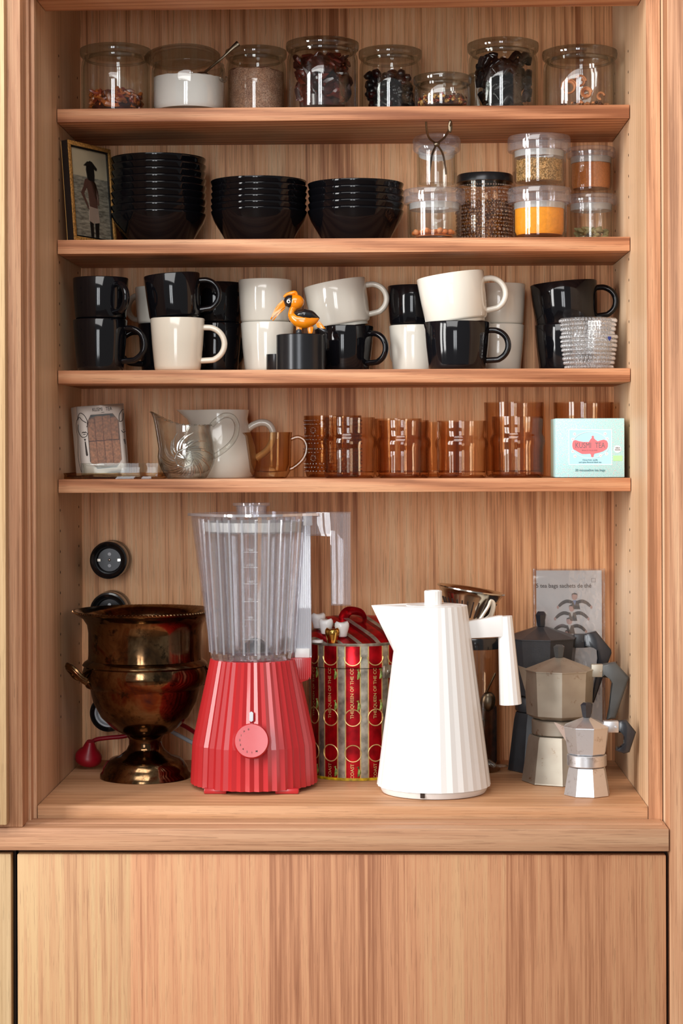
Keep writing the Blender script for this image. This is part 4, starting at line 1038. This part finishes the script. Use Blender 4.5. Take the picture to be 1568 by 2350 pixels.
kz = bzf(1686)+.003; kr = (141.5-(141.5-100)*(1702-1686)/(191))*s*.985
Mk = T(5*s, -kr, kz) @ RX(PI/2-slope)
kn = MB().lathe([(0, -.004), (38*s, -.004), (39*s, .0), (39*s, .0085), (36.5*s, .0112), (0, .0112)], 64, Mk).build('control_knob', 'red_plastic', bl)
b = MB()
for i, ch in enumerate('0IIIP54321'[:9]):
    a = R(105+i*24); b.text('0P12345IM'[i], .0042, Mk @ T(26*s*math.cos(a), 26*s*math.sin(a), .0113) @ RX(-PI/2), bold=.00005)
b.build('knob_marks', 'dark_gap', kn)
iz = bzf(1628); ir = (141.5-(141.5-100)*(1702-1628)/191)*s
Mi = T(3*s, -ir-.0002, iz) @ RX(-slope)
MB().prism([(-.0028, -.0058), (-.0028, .0058), (0, .0078), (.0028, .0058), (.0028, -.0058), (0, -.0078)], -.0012, .004, Mi).build('indicator_light', 'grey_plastic', bl)
b = MB().prism([((x_-583)*s, bzf(y_)) for x_, y_ in [(668, 1508), (716, 1508), (716, 1547), (709, 1558), (690, 1565), (668, 1560)]], -22*s, 22*s, bev=.001)
for i in range(9):
    x_ = (678+i*4.4-583)*s; b.box(x_, x_+.0011, -22*s-.0008, 22*s, bzf(1556), bzf(1511))
b.build('handle_support', 'red_plastic', bl)
# pitcher
NB = 36
jzb = lambda y: P(583, y, yB).z-FT
zj0, zj1 = zl+.0008, jzb(1184)
def pf2(dx):
    def fn(a, r, z, k_):
        f = max(0, (z-jzb(1230))/(zj1-jzb(1230)))
        rr = r*(1-.05*(k_ % 2))
        dl = abs((a-PI+PI) % (2*PI)-PI); sp_ = max(0, 1-abs(a-PI)/.42)*f*22*s
        return ((rr+sp_)*math.cos(a)+dx, rr*math.sin(a), z)
    return fn
dx = -2*s
MB().lathe([(0, zj0+.006), (70*s, zj0), (94*s, zj0), (98*s, zj0+.010), (120*s, zj1), (117*s, zj1), (94.5*s, zj0+.013), (80*s, zj0+.009), (0, zj0+.009)], 2*NB, fn=pf2(dx)).build('pitcher_wall', 'plastic_flute', bl, flat=True)
MB().lathe([(0, zj0+.0095), (34*s, zj0+.0095), (26*s, zj0+.022), (10*s, zj0+.030), (0, zj0+.031)], 24, T(5*s, 0, 0)).build('blade_hub', 'black_plastic', bl)
MB().lathe([(38*s, zj0+.0005), (50*s, zj0+.001), (50*s, zj0+.008), (38*s, zj0+.014)], 48, T(0, -40*s, 0), close=True).build('coupling_ring', 'plastic_clear', bl)
sl_ = MB().lathe([(100*s, jzb(1222)), (110*s, jzb(1218)), (113*s, jzb(1197)), (104*s, jzb(1197))], 48, T(dx, 0, 0), close=True).build('lid_seal', 'seal_white', bl)
zp0, zp1 = zj1+.0006, zj1+.0046
poly = [(150*s*-1, 0)]
for i in range(25):
    a = R(205+i*(310/24)); poly.append((123*s*math.cos(a)+dx, 120*s*math.sin(a)))
poly = [(-150*s, -7*s), (-150*s, 7*s)]+[(123*s*math.cos(R(150-i*12))+dx, 121*s*math.sin(R(150-i*12))) for i in range(11)]+[(152*s, 26*s), (152*s, -26*s)]+[(123*s*math.cos(R(-30-i*12))+dx, 121*s*math.sin(R(-30-i*12))) for i in range(11)]
lidm = MB(); n = len(poly)
lidm.add([(x_, y_, zp0) for x_, y_ in poly]+[(x_, y_, zp1) for x_, y_ in poly], [tuple(range(n))[::-1], tuple(range(n, 2*n))]+[(i, (i+1) % n, (i+1) % n+n, i+n) for i in range(n)])
ld = lidm.build('pitcher_lid', 'plastic_glint', bl)
MB().lathe([(34*s, zp1+.0002), (36*s, jzb(1162)), (43*s, jzb(1160)), (43*s, jzb(1154)), (0, jzb(1153)), (0, jzb(1158)), (33*s, jzb(1160)), (31*s, zp1+.0002)], 40, T(-4*s, 0, 0)).build('filler_cap', 'plastic_clear', ld)
# clear handle
hx = lambda px: (px-583)*s
b = MB().prism([(hx(704), jzb(1175)), (hx(808), jzb(1175)), (hx(808), jzb(1389)), (hx(762), jzb(1389)), (hx(762), jzb(1229)), (hx(704), jzb(1229))], -18*s, 18*s, bev=.0012)
for i in range(11):
    x_ = hx(765+i*3.9); b.tube([(x_, -18.6*s, jzb(1386)), (x_, -18.6*s, jzb(1178))], .0011, 5)
for i in range(14):
    x_ = hx(708+i*3.9); b.tube([(x_, -18.6*s, jzb(1225)), (x_, -18.6*s, jzb(1178))], .0011, 5)
b.build('handle', 'plastic_clear', bl)
b = MB().prism([(hx(686), jzb(1190)), (hx(714), jzb(1190)), (hx(716), jzb(1508)), (hx(680), jzb(1508))], 2*s, 26*s)
glass('plastic_milky', (.93, .93, .96, 1), (.6, .6, .68, 1), .10, refr=0, white=.55)
for i in range(8):
    x_ = hx(684+i*4.2); b.tube([(x_, 1.6*s, jzb(1506)), (x_, 1.6*s, jzb(1192))], .0012, 5)
b.build('handle_column', 'plastic_milky', bl)
MB().box(hx(678), hx(712), -6*s, 20*s, zl+.0008, jzb(1488), bev=.001).build('column_foot', 'white_plastic', bl)
MB().box(hx(697), hx(719), -16*s, 16*s, jzb(1206), jzb(1178), bev=.001).build('handle_latch', 'white_plastic', bl)
b = MB(); yfr = lambda y: -(98+22*(1510-y)/326)*s*.985-.0006
for y_, tx in ((1262, '1500'), (1296, '1250'), (1333, '1000'), (1373, '750'), (1414, '500'), (1459, '250')):
    b.box(-19*s, 18*s, yfr(y_)-.0003, yfr(y_), jzb(y_), jzb(y_)+.0005)
    b.text(tx, .0052, T(0, yfr(y_)-.0002, jzb(y_-5)))
b.build('volume_scale', 'seal_clear', bl)
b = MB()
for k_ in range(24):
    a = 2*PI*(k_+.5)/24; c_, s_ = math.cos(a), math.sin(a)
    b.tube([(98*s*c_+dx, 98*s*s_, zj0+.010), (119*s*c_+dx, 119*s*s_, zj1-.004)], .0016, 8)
b.build('pitcher_glint_ribs', 'plastic_glint', bl)  # added tubes, their white painting bright streaks down the pitcher

# ------------------------------------------------------------------ patterned tin
yT_ = .105; s = mp(yT_); tnz = lambda y, yy=yT_: P(815, y, yy).z-FT
rT = 110*s; yfro = yT_-rT; zT = P(815, 1478, yfro).z-FT
tin = thing('patterned_tin', 'tall red and silver striped metal tin with a hinged lid, between blender and white kettle', 'tin', (P(815, 1700, yT_).x, yT_, FT))
fz = lambda y: max(0, P(815, y, yfro).z-FT)
plain('tin_red', S(190, 16, 30), .22, .75, 0, .25, 60); plain('tin_silver', S(176, 172, 158), .32, .7, 0, .30, 70); plain('tin_gold', S(214, 186, 122), .3, .5, 0, .15, 60)
plain('tin_yellow', S(206, 170, 30), .4, .2, 0, .3, 120); plain('tin_darkred', S(120, 8, 20), .25, .6, 0, .3, 60); plain('fish_green', S(130, 150, 70), .4, .3, 0, .4, 200)
NS = 260; ph0 = -PI/2+R(12.5)-3*(2*PI/NS)-2*PI/NS
def striped(levels, name, cap=None):
    b = MB(); L = len(levels)
    vs = [(r_*math.cos(ph0+2*PI*k_/NS), r_*math.sin(ph0+2*PI*k_/NS), z_) for r_, z_ in levels for k_ in range(NS)]
    for j in range(L-1):
        for k_ in range(NS):
            m_ = k_ % 20; mi = 1 if 1 <= m_ < 7 else (2 if m_ in (0, 7) else 0)
            if levels[j][0] == levels[j+1][0] or True: b.f.append((j*NS+k_, j*NS+(k_+1) % NS, (j+1)*NS+(k_+1) % NS, (j+1)*NS+k_)); b.m.append(mi)
    b.v = vs
    return b
zs_ = fz(1530)
b = striped([(rT*.985, .001), (rT*.985, zs_-.004)], 'x'); b.lathe([(rT*.985, .001), (rT*1.0, .0), (rT*1.0, .0035), (rT*.985, .004)], 96, mi=3).lathe([(0, .001), (rT*.985, .001)], 48, mi=1)
b.lathe([(rT*.93, zs_-.004), (rT*.985, zs_-.004)], 96, mi=1)
body = b.build('tin_body', ['tin_red', 'tin_silver', 'tin_gold', 'tin_yellow'], tin)
b = striped([(rT*1.0, zs_-.003), (rT*1.006, zs_), (rT*1.0, zs_+.003), (rT*1.0, zT-.004)], 'x')
b.lathe([(rT*1.0, zT-.004), (rT*1.012, zT-.002), (rT*1.012, zT), (rT*.99, zT+.0005), (rT*.98, zT-.001)], 96, mi=1)
# domed lid top with straight stripes
def domez(x_, y_):
    f_ = min(1, math.hypot(x_, y_)/(rT*.98)); return .037*min(1, max(0, (y_+rT)/(1.3*rT)))*(1-f_**9)
for i in range(32):
    x0_ = -rT*.98*math.cos(PI*i/32); x1_ = -rT*.98*math.cos(PI*(i+1)/32)
    w0 = math.sqrt(max(0, (rT*.98)**2-x0_**2)); w1 = math.sqrt(max(0, (rT*.98)**2-x1_**2))
    nn_ = 22
    vs_ = []
    for x__, w__ in ((x0_, w0), (x1_, w1)):
        for j_ in range(nn_+1):
            y__ = -w__+2*w__*(.5-.5*math.cos(PI*j_/nn_)); q__ = RZ(R(35)) @ Vector((x__, y__, 0)); vs_.append((x__, y__, zT-.001+domez(q__.x, q__.y)))
    b.add(vs_, [(j_, j_+1, nn_+2+j_, nn_+1+j_) for j_ in range(nn_)], RZ(R(35)), mi=(0, 0, 4, 1)[i % 4])
b.lathe([(rT*.9, zT-.0009), (rT*.98, zT-.001)], 96, mi=4)
tlid = b.build('tin_lid', ['tin_red', 'tin_silver', 'tin_gold', 'tin_yellow', 'tin_darkred'], tin)
hb2 = MB().tube(smooth_path([(-.018, .010, zT), (-.019, .008, zT+.010), (-.010, .004, zT+.019), (.008, -.004, zT+.017), (.014, -.007, zT+.008), (.012, -.007, zT)], 4), .0085, 8, T(.002, .006, domez(.02, 0)-.003), flat=.16)
hb2.build('lid_handle', 'tin_red', tlid)
def wrap(rad): return lambda x_, y_, z_: (rad*math.sin(x_/rad)+0, -(rad-y_)*math.cos(x_/rad), z_)
b = MB()
for j in range(-3, 3):
    th = R(12.5+27.7*j+13.85); 
    xc = th*rT
    for y_ in (1648, 1730):
        pts = [Vector(wrap(rT*.99)(xc+.0128*math.cos(a), 0, fz(y_)+.0128*math.sin(a))) for a in [2*PI*i/36 for i in range(36)]]
        b.tube(pts, .0009, 6, closed=True, mi=0)
    pts = [Vector(wrap(rT*1.004)(xc+.0134*math.cos(a), 0, fz(1508)+.0134*math.sin(a))) for a in [PI+PI*i/20 for i in range(21)]]
    b.tube(pts, .0009, 6, mi=0)
    w_ = wrap(rT*.992)
    b.text('THE QUEEN OF THE COAST', .0074, None, 0, fn=lambda x_, y_, z_: w_(xc-z_-.001, y_, fz(1582)+x_), sx=.98, bold=.00008)
    b.text('COAST', .0074, None, 0, fn=lambda x_, y_, z_: w_(xc-z_-.001, y_, fz(1771)+x_), sx=.98, bold=.00008)
    for y_ in (1548, 1620, 1772):
        pts = [Vector(w_(xc+.0075+.0022*math.sin(PI*i/6), 0, fz(y_)-.008+.016*i/6)) for i in range(7)]
        MB().tube(pts, [.0007, .0018, .0024, .0024, .0018, .0006, .0022], 6, mi=0, flat=.4).build('printed_fish', 'fish_green', body)
b.build('printed_lettering', ['tin_gold', 'fish_green'], body)
la = R(46); lx, ly = rT*math.sin(la), -rT*math.cos(la)
MB().box(-.014, .030, -.003, .002, -.010, .010, T(lx, ly-.001, fz(1544)) @ RZ(la), bev=.0008).ball((0, 0, 0), (.004, .002, .004), 10, 6, T(lx, ly-.001, fz(1544)) @ RZ(la) @ T(-.004, -.003, 0)).build('latch', 'tin_silver', tin)
# magnets on the lid
plain('tooth_white', S(240, 240, 238), .25, 0, .3, .01)
ZL = FT+zT
def tooth(px, pyb, y, mat, label, sc_=1.0):
    t = P(px, pyb, y); t.z = ZL+domez(t.x-tin.location.x, t.y-yT_)-.001
    b = MB(); w_ = .0118*sc_; h = .0235*sc_
    def fn(a, r, z, k_):
        f = z/h; x_, y_ = r*math.cos(a), r*math.sin(a)*.85
        if f > .55: z += (abs(math.cos(a))**2*.62-.25)*h*.18*(f-.55)/.45*(min(1, r/(w_*.7)))
        return (x_, y_, z)
    b.lathe([(0, 0), (w_*.56, 0), (w_*.68, h*.05), (w_*.76, h*.28), (w_*.90, h*.50), (w_*.98, h*.70), (w_*.95, h*.86), (w_*.74, h*.98), (w_*.4, h*.93), (0, h*.86)], 24, fn=fn)
    o = b.build('tooth_magnet', mat, None, sharp=80); o.location = t; o.rotation_euler = (0, 0, R(random.uniform(-25, 25)))
    tag(o, label, 'magnet', 'tooth shaped magnets on the tin lid')
tooth(731, 1436, .090, 'tooth_white', 'white tooth-shaped magnet, rearmost of the three white ones on the tin lid')
tooth(748.5, 1441, .068, 'tooth_white', 'white tooth-shaped magnet, middle one of three on the tin lid')
tooth(785, 1454, .056, 'tooth_white', 'white tooth-shaped magnet, rightmost one on the tin lid')
tooth(763, 1470, .041, 'gold', 'shiny gold tooth-shaped magnet at the front of the tin lid')
bg = MB().lathe([(0, 0), (.0088, 0), (.0092, .0015), (.0085, .0042), (0, .0046)], 32).build('round_magnet', 'tooth_white'); bg.location = (P(729, 1464, .05).x, .052, ZL+domez(P(729, 1464, .05).x-tin.location.x, .052-yT_)+.0002)
tag(bg, 'small flat round white magnet badge at the left front of the tin lid', 'magnet')

# ------------------------------------------------------------------ white kettle
yK = -.062; s = mp(yK); kz_ = lambda y: P(995, y, yK).z-FT
ke = thing('electric_kettle', 'white pleated electric kettle with pointed spout and angular handle', 'kettle', (P(995.5, 1700, yK).x, yK, FT))
zb0, zb1 = kz_(1800), kz_(1389)
NK = 30
def kfn(a, r, z, k_):
    f = max(0, (z-kz_(1494))/(zb1-kz_(1494)))
    ns = max(0, 1-abs(a-PI)/.85)
    rr = r*(1-.012*(k_ % 2)*(1-min(1, ns*f*2)))
    e = 64*s*f*ns
    x_, y_ = rr*math.cos(a), rr*math.sin(a)
    return (x_-e, y_*(1-.3*f*ns), z)
lv = [(130.5, 1799), (78+52.5*(1494-1389)/411, 1494)]+[(78+52.5*(y_-1389)/411, y_) for y_ in (1470, 1440, 1415)]+[(78, 1389)]
MB().lathe([(0, zb0+.0005), (118*s, zb0+.0005)]+[(r_*s, kz_(y_)) for r_, y_ in lv]+[(70*s, zb1+.0006), (67*s, zb1-.001), (0, zb1-.001)], 2*NK, fn=kfn).build('kettle_body', 'white_plastic', ke, flat=True)
MB().lathe([(0, zb1-.0008), (62*s, zb1-.0008), (62*s, zb1+.0012), (0, zb1+.002)], 48).build('kettle_lid', 'white_plastic', ke)
MB().lathe([(20*s, zb1+.0005), (20.5*s, kz_(1357)), (19*s, kz_(1355)), (15*s, kz_(1355)), (14*s, kz_(1358)), (0, kz_(1358))], 36, fn=pleat(18, .02)).build('lid_knob', 'white_plastic', ke, flat=True)
b = MB().lathe([(0, .0008), (118*s, .0008), (121*s, .004), (123*s, zb0-.002), (121*s, zb0), (0, zb0)], 96)
b.build('power_base', 'white_plastic', ke)
a_ = R(-90-13); MB().box(-.0032, .0032, -.002, .002, .003, .011, T(122.5*s*math.cos(a_), 122.5*s*math.sin(a_), 0) @ RZ(a_+PI/2), bev=.0006).build('cable_notch', 'dark_gap', ke)
hx = lambda px: (px-995.5)*s
b = MB().prism([(hx(1070), kz_(1426)), (hx(1146), kz_(1413)), (hx(1154), kz_(1413)), (hx(1158), kz_(1460)), (hx(1074), kz_(1464))], -15*s, 15*s, bev=.001)
b.build('handle_arm', 'white_plastic', ke)
ang = math.atan2(hx(1171)-hx(1160), kz_(1412)-kz_(1614)); L_ = (kz_(1412)-kz_(1614))/math.cos(ang)
Mh = T(hx(1172), 0, kz_(1616)) @ RY(math.atan2(hx(1160)-hx(1172), kz_(1412)-kz_(1616)))
MB().lathe([(0, 0), (25.5*s, 0), (16.5*s, L_), (0, L_)], 28, Mh, fn=lambda a, r, z, k_: (r*(1-.03*(k_ % 2))*math.cos(a), r*(1-.03*(k_ % 2))*math.sin(a)*.95, z)).build('handle_grip', 'white_plastic', ke, flat=True)

# dark canister, strainer and small clear clip behind the kettle
yc = .135; s = mp(yc)
cn = thing('glass_canister', 'dark glass canister with a black band behind the kettle, holding brown contents', 'canister', (P(1092, 1600, yc).x, yc, FT))
zc1 = P(1092, 1466, yc-56*s).z-FT; zc0 = P(1092, 1493, yc-56*s).z-FT; rc_ = 56*s
MB().lathe([(0, .001), (rc_*.95, 0), (rc_, .004), (rc_, zc0), (rc_-.003, zc0), (rc_-.003, .008), (0, .006)], 64).build('canister_wall', 'glass_smoke', cn)
MB().lathe([(0, zc0+.001), (rc_*1.02, zc0+.0005), (rc_*1.02, zc1-.002), (rc_*.98, zc1), (0, zc1)], 64).build('canister_lid', 'black_plastic', cn)
cc = heap(rc_-.0055, P(1092, 1625, yc-rc_).z-FT, .004, seed=4, z0=.0088); stuff('ground_coffee', cc, 'clove_brown', 'dark brown grounds filling the lower half of the canister behind the kettle', 'coffee', (cn.location.x, yc, FT))
scp = thing('measuring_scoop', 'grey metal scoop inside the dark canister behind the kettle', 'scoop', P(1120, 1610, .105))
q0 = scp.location
MB().ball((0, 0, 0), (.012, .008, .016), 16, 10, RY(R(10))).build('bowl', 'dark_steel', scp)
MB().tube([P(1116, 1590, .105)-q0, P(1137, 1545, .112)-q0], .0018, 8).build('handle', 'dark_steel', scp)
yS_ = .125; s = mp(yS_)
sn = thing('metal_strainer', 'conical steel strainer with long slots tipped on the canister behind the kettle', 'strainer', P(1082, 1352, yS_), None, (0, R(9), 0))
prof = [(77, 0), (79, 1), (79, -2), (74, -5), (68, -14), (50, -50), (36, -80), (34, -92), (0, -94), (0, -92), (32, -90), (34, -80), (48, -50), (66, -13), (72, -4)]
MB().lathe([(r_*s, z_*s) for r_, z_ in prof], 72, close=True).build('strainer_cone', 'steel', sn)
b = MB()
for k_ in range(30):
    a = 2*PI*k_/30
    b.tube([((62*s+.0004)*math.cos(a), (62*s+.0004)*math.sin(a), -25*s), ((44*s+.0004)*math.cos(a), (44*s+.0004)*math.sin(a), -62*s)], .0012, 6)
b.build('slots', 'dark_gap', sn)
MB().tube(smooth_path([(26*s, -62*s, -62*s), (40*s, -66*s, -30*s), (44*s, -62*s, -16*s), (52*s, -58*s, -24*s), (50*s, -50*s, -50*s), (34*s, -40*s, -66*s), (20*s, -40*s, -70*s)], 4), .0026, 8, flat=1.5).build('hook_handle', 'cream_ceramic', sn)
ycp = .02; c0 = P(1120, 1762, ycp); c0.z = FT+.0035
cp = MB().tube(smooth_path([P(1112, 1752, ycp)-c0, P(1125, 1754, ycp)-c0, P(1138, 1762, ycp)-c0], 4), [.005, .0055, .006, .006, .0055, .005, .0045, .004, .003], 10, flat=.8)
lc = P(1150, 1762, ycp)-c0
cp.tube([(lc.x+.0095*math.cos(a), lc.y+.006*math.sin(a), lc.z+.001) for a in [2*PI*i/24 for i in range(24)]], .0016, 8, closed=True)
co = cp.build('clear_cord_tag', 'glass_thick'); co.location = c0+Vector((0, 0, .002))
tag(co, 'small clear plastic loop lying on the board right of the kettle foot', 'clip')

# ------------------------------------------------------------------ moka pots
mt, nt, out = nmat('moka_grey'); n = tex(nt, 'Noise', 60, 5, .7); n2 = tex(nt, 'Noise', 14, 3)
c = ramp(nt, n2.outputs[0], [(.35, S(158, 148, 134)), (.6, S(182, 176, 162))]); c = mixc(nt, ramp(nt, n.outputs[0], [(.30, (.9, .9, .9, 1)), (.38, (0, 0, 0, 1))]), c, S(120, 90, 60))
principled(nt, out, Base_Color=c, Roughness=.45, Metallic=.6)
mt, nt, out = nmat('moka_bright'); n = tex(nt, 'Noise', 90, 5, .7)
c = ramp(nt, n.outputs[0], [(.26, S(170, 164, 158)), (.44, S(222, 223, 226))]); principled(nt, out, Base_Color=c, Roughness=.36, Metallic=.9)
def moka(label, cx, Yc, mats, boiler, collar, upper, lid, knob, spout, hinge, hpoly, ph, hth, bevh=.0025):
    s = mp(Yc); mz = lambda y: max(0, P(cx, y, Yc).z-FT); hx = lambda px: (px-cx)*s
    t = thing('moka_pot', label, 'coffee maker', (P(cx, 1700, Yc).x, Yc, FT), 'moka pots at the right of the bottom compartment')
    q = 1.035
    MB().lathe([(0, .001)]+[((r_-1.5)*s*q, max(0, mz(y_))) for r_, y_ in boiler[:1]]+[(r_*s*q, mz(y_)+(.001 if i == 0 else 0)) for i, (r_, y_) in enumerate(boiler)]+[(0, mz(boiler[-1][1])+.0005)], 8, ph=ph).build('boiler', mats[0], t, sharp=15)
    MB().lathe([(0, mz(collar[0][1]))]+[(r_*s, mz(y_)) for r_, y_ in collar]+[(0, mz(collar[-1][1]))], 48).build('collar', mats[0], t)
    def fn(a, r, z, k_):
        return (r*math.cos(a), r*math.sin(a), z)
    b = MB().lathe([(0, mz(upper[0][1]))]+[(r_*s*q, mz(y_)) for r_, y_ in upper]+[(0, mz(upper[-1][1]))], 8, ph=ph)
    if spout:
        (tx, ty), (bx_, by_), w_ = spout
        rr = upper[-1][0]
        zt_ = mz(upper[-1][1]); b.add([(hx(tx), 0, mz(ty)), (-rr*s*.86, -w_, zt_), (-rr*s*.86, w_, zt_), (hx(bx_), 0, mz(by_))], [(0, 1, 3), (0, 3, 2), (0, 2, 1), (1, 2, 3)])
    b.build('upper_chamber', mats[0], t, sharp=15)
    zt = mz(upper[-1][1])
    MB().lathe([(0, zt+.0002), (lid[0]*s*q*1.02, zt+.0002), (lid[0]*s*q*1.02, zt+.0016), (lid[0]*s*q*.95, zt+.003), (lid[2]*s, mz(lid[1])), (0, mz(lid[1])+.0004)], 8, ph=ph).build('lid', mats[0], t, sharp=8)
    (r0_, y0_), (r1_, y1_), y2_ = knob
    MB().lathe([(0, mz(y0_)), (r0_*s, mz(y0_)), (r1_*s, mz(y1_)), (r1_*s*.6, mz(y2_)), (0, mz(y2_)+.0006)], 6, ph=.3).build('lid_knob', mats[1], t, sharp=15)
    h0, h1, h2, h3 = hinge
    hg = MB().box(hx(h0), hx(h1), -.007, .007, mz(h3), mz(h2), bev=.001).tube([(hx(h1)-.004, -.009, (mz(h2)+mz(h3))/2), (hx(h1)-.004, .009, (mz(h2)+mz(h3))/2)], .0016, 8)
    hg.build('hinge', mats[0], t)
    MB().prism([(hx(x_), mz(y_)) for x_, y_ in hpoly], -hth, hth, bev=bevh).build('handle', mats[1], t, sharp=50)
    return t
plain('bakelite_grey', S(74, 76, 76), .38, 0, 0, .1, 30); plain('bakelite', (.018, .020, .026, 1), .22, 0, .3)
moka('large matte black moka pot standing behind the grey one', 1243, .146, ('black_matte', 'bakelite'),
     [(77, 1768), (76, 1762), (62, 1650), (58, 1632)], [(58, 1630), (60, 1627), (60, 1600), (57, 1596)], [(60, 1594), (68, 1590), (82, 1464)], (82, 1438, 14),
     ((9.5, 1437), (13.5, 1411), 1403), None, (1318, 1342, 1455, 1486),
     [(1340, 1455), (1368, 1448), (1402, 1490), (1403, 1498), (1362, 1612), (1355, 1609), (1368, 1545), (1376, 1512), (1374, 1490), (1362, 1482), (1340, 1486)], R(10), .009)
moka('medium worn grey aluminium moka pot with a grey handle', 1284, .033, ('moka_grey', 'bakelite_grey'),
     [(84, 1796), (83, 1788), (69, 1692), (66, 1685)], [(60, 1684), (63, 1681), (63, 1652), (60, 1649)], [(56, 1648), (72, 1638), (77, 1538)], (77, 1509, 12),
     ((10, 1508), (14, 1484), 1480), ((1190, 1527), (1214, 1612), .011), (1357, 1384, 1524, 1553),
     [(1382, 1524), (1412, 1519), (1443, 1553), (1412, 1648), (1392, 1651), (1399, 1618), (1408, 1590), (1411, 1566), (1403, 1552), (1380, 1554)], R(-90), .009, .004)
moka('small shiny aluminium moka pot at the front right', 1347, -.088, ('moka_bright', 'bakelite'),
     [(53, 1824), (52, 1818), (43, 1765), (41, 1759)], [(43, 1757), (45, 1755), (45, 1732), (43, 1730)], [(41, 1729), (44, 1726), (52, 1668)], (52, 1646, 9),
     ((10, 1645), (15, 1617), 1612), ((1272, 1657), (1300, 1702), .009), (1385, 1419, 1654, 1680),
     [(1417, 1655), (1438, 1652), (1459, 1679), (1444, 1725), (1431, 1729), (1413, 1722), (1415, 1713), (1428, 1716), (1436, 1708), (1436, 1688), (1428, 1678), (1417, 1681)], R(-78), .007)

# ------------------------------------------------------------------ printed card in cellophane
yP = .214
cdm = thing('printed_card', 'white card with small printed men in suits, in clear cellophane against the back panel', 'card', (P(1225, 1500, yP).x, .222, FT))
cdm.rotation_euler = (R(-1.0), 0, 0)
kp = mp(yP); cw = 165*kp; chh = P(1300, 1306, yP).z-FT
px_ = lambda zx: (zx/7.467-15)*kp    # from the close view (1210,1290)
pz_ = lambda zy: chh-(zy/7.467-16)*kp
MB().box(8*kp, 158*kp, 0, .0008, .002, pz_(150)).build('card', 'white_plastic', cdm)
MB().box(0, cw, -.0030, -.0022, .0005, chh).box(0, .002, -.0030, .002, .0005, chh).box(cw-.002, cw, -.0030, .002, .0005, chh).build('cellophane_sleeve', 'cellophane', cdm)
b = MB().text('5 tea bags sachets de thé', .0098, T((px_(220)+px_(1060))/2, -.0003, pz_(415)), 0, sx=.92, bold=.00005)
b.box(px_(1115), px_(1185), -.0003, -.0001, pz_(350), pz_(346)).box(px_(1115), px_(1120), -.0003, -.0001, pz_(350), pz_(285)).box(px_(1180), px_(1185), -.0003, -.0001, pz_(350), pz_(285)).box(px_(1115), px_(1185), -.0003, -.0001, pz_(289), pz_(285))
b.build('card_lettering', 'ink_brown', cdm)
plain('print_pink', S(222, 186, 176), .6); plain('print_suit', S(120, 116, 112), .6); plain('print_blue', S(150, 172, 210), .6); plain('print_plum', S(120, 92, 108), .6)
for i, (hx_, hy_, hw_, suit, shirt, rd_) in enumerate([(825, 600, 50, 1, 2, 0), (775, 800, 44, 1, 4, 0), (735, 1020, 50, 1, 0, 0), (710, 1230, 50, 1, 4, 0)]):
    b = MB()
    b.prism([(px_(hx_+hw_*math.cos(a)), pz_(hy_-58*math.sin(a))) for a in [2*PI*j/18 for j in range(18)]], -.0004, 0, mi=0)
    for sg in (-1, 1):
        arm = [(px_(hx_+sg*x_), 0, pz_(hy_+y_)) for x_, y_ in ((50, 95), (130, 78), (210, 110), (270, 165))]
        b.tube(smooth_path(arm, 4), [.0024, .0026, .0028, .0028, .0028, .0028, .0027, .0027, .0026, .0025, .0024, .0022, .0020], 6, T(0, -.0004, 0), mi=1, flat=.15)
        b.prism([(px_(hx_+sg*(285+20*math.cos(a))), pz_(hy_+180-30*math.sin(a))) for a in [2*PI*j/10 for j in range(10)]], -.0005, -.0001, mi=0)
    b.prism([(px_(hx_-65), pz_(hy_+70)), (px_(hx_+65), pz_(hy_+70)), (px_(hx_+95), pz_(hy_+215)), (px_(hx_-20), pz_(hy_+215))], -.0004, 0, mi=1)
    b.prism([(px_(hx_-30), pz_(hy_+62)), (px_(hx_+30), pz_(hy_+62)), (px_(hx_+5), pz_(hy_+150))], -.0006, 0, mi=2 if shirt == 2 else 3)
    b.prism([(px_(hx_-50), pz_(hy_-10)), (px_(hx_-45), pz_(hy_-50)), (px_(hx_), pz_(hy_-68)), (px_(hx_+48), pz_(hy_-48)), (px_(hx_+50), pz_(hy_-5)), (px_(hx_+38), pz_(hy_-35)), (px_(hx_-36), pz_(hy_-38))], -.0006, 0, mi=1)
    b.build('printed_man', ['print_pink', 'print_suit', 'print_blue', 'seal_white'], cdm)
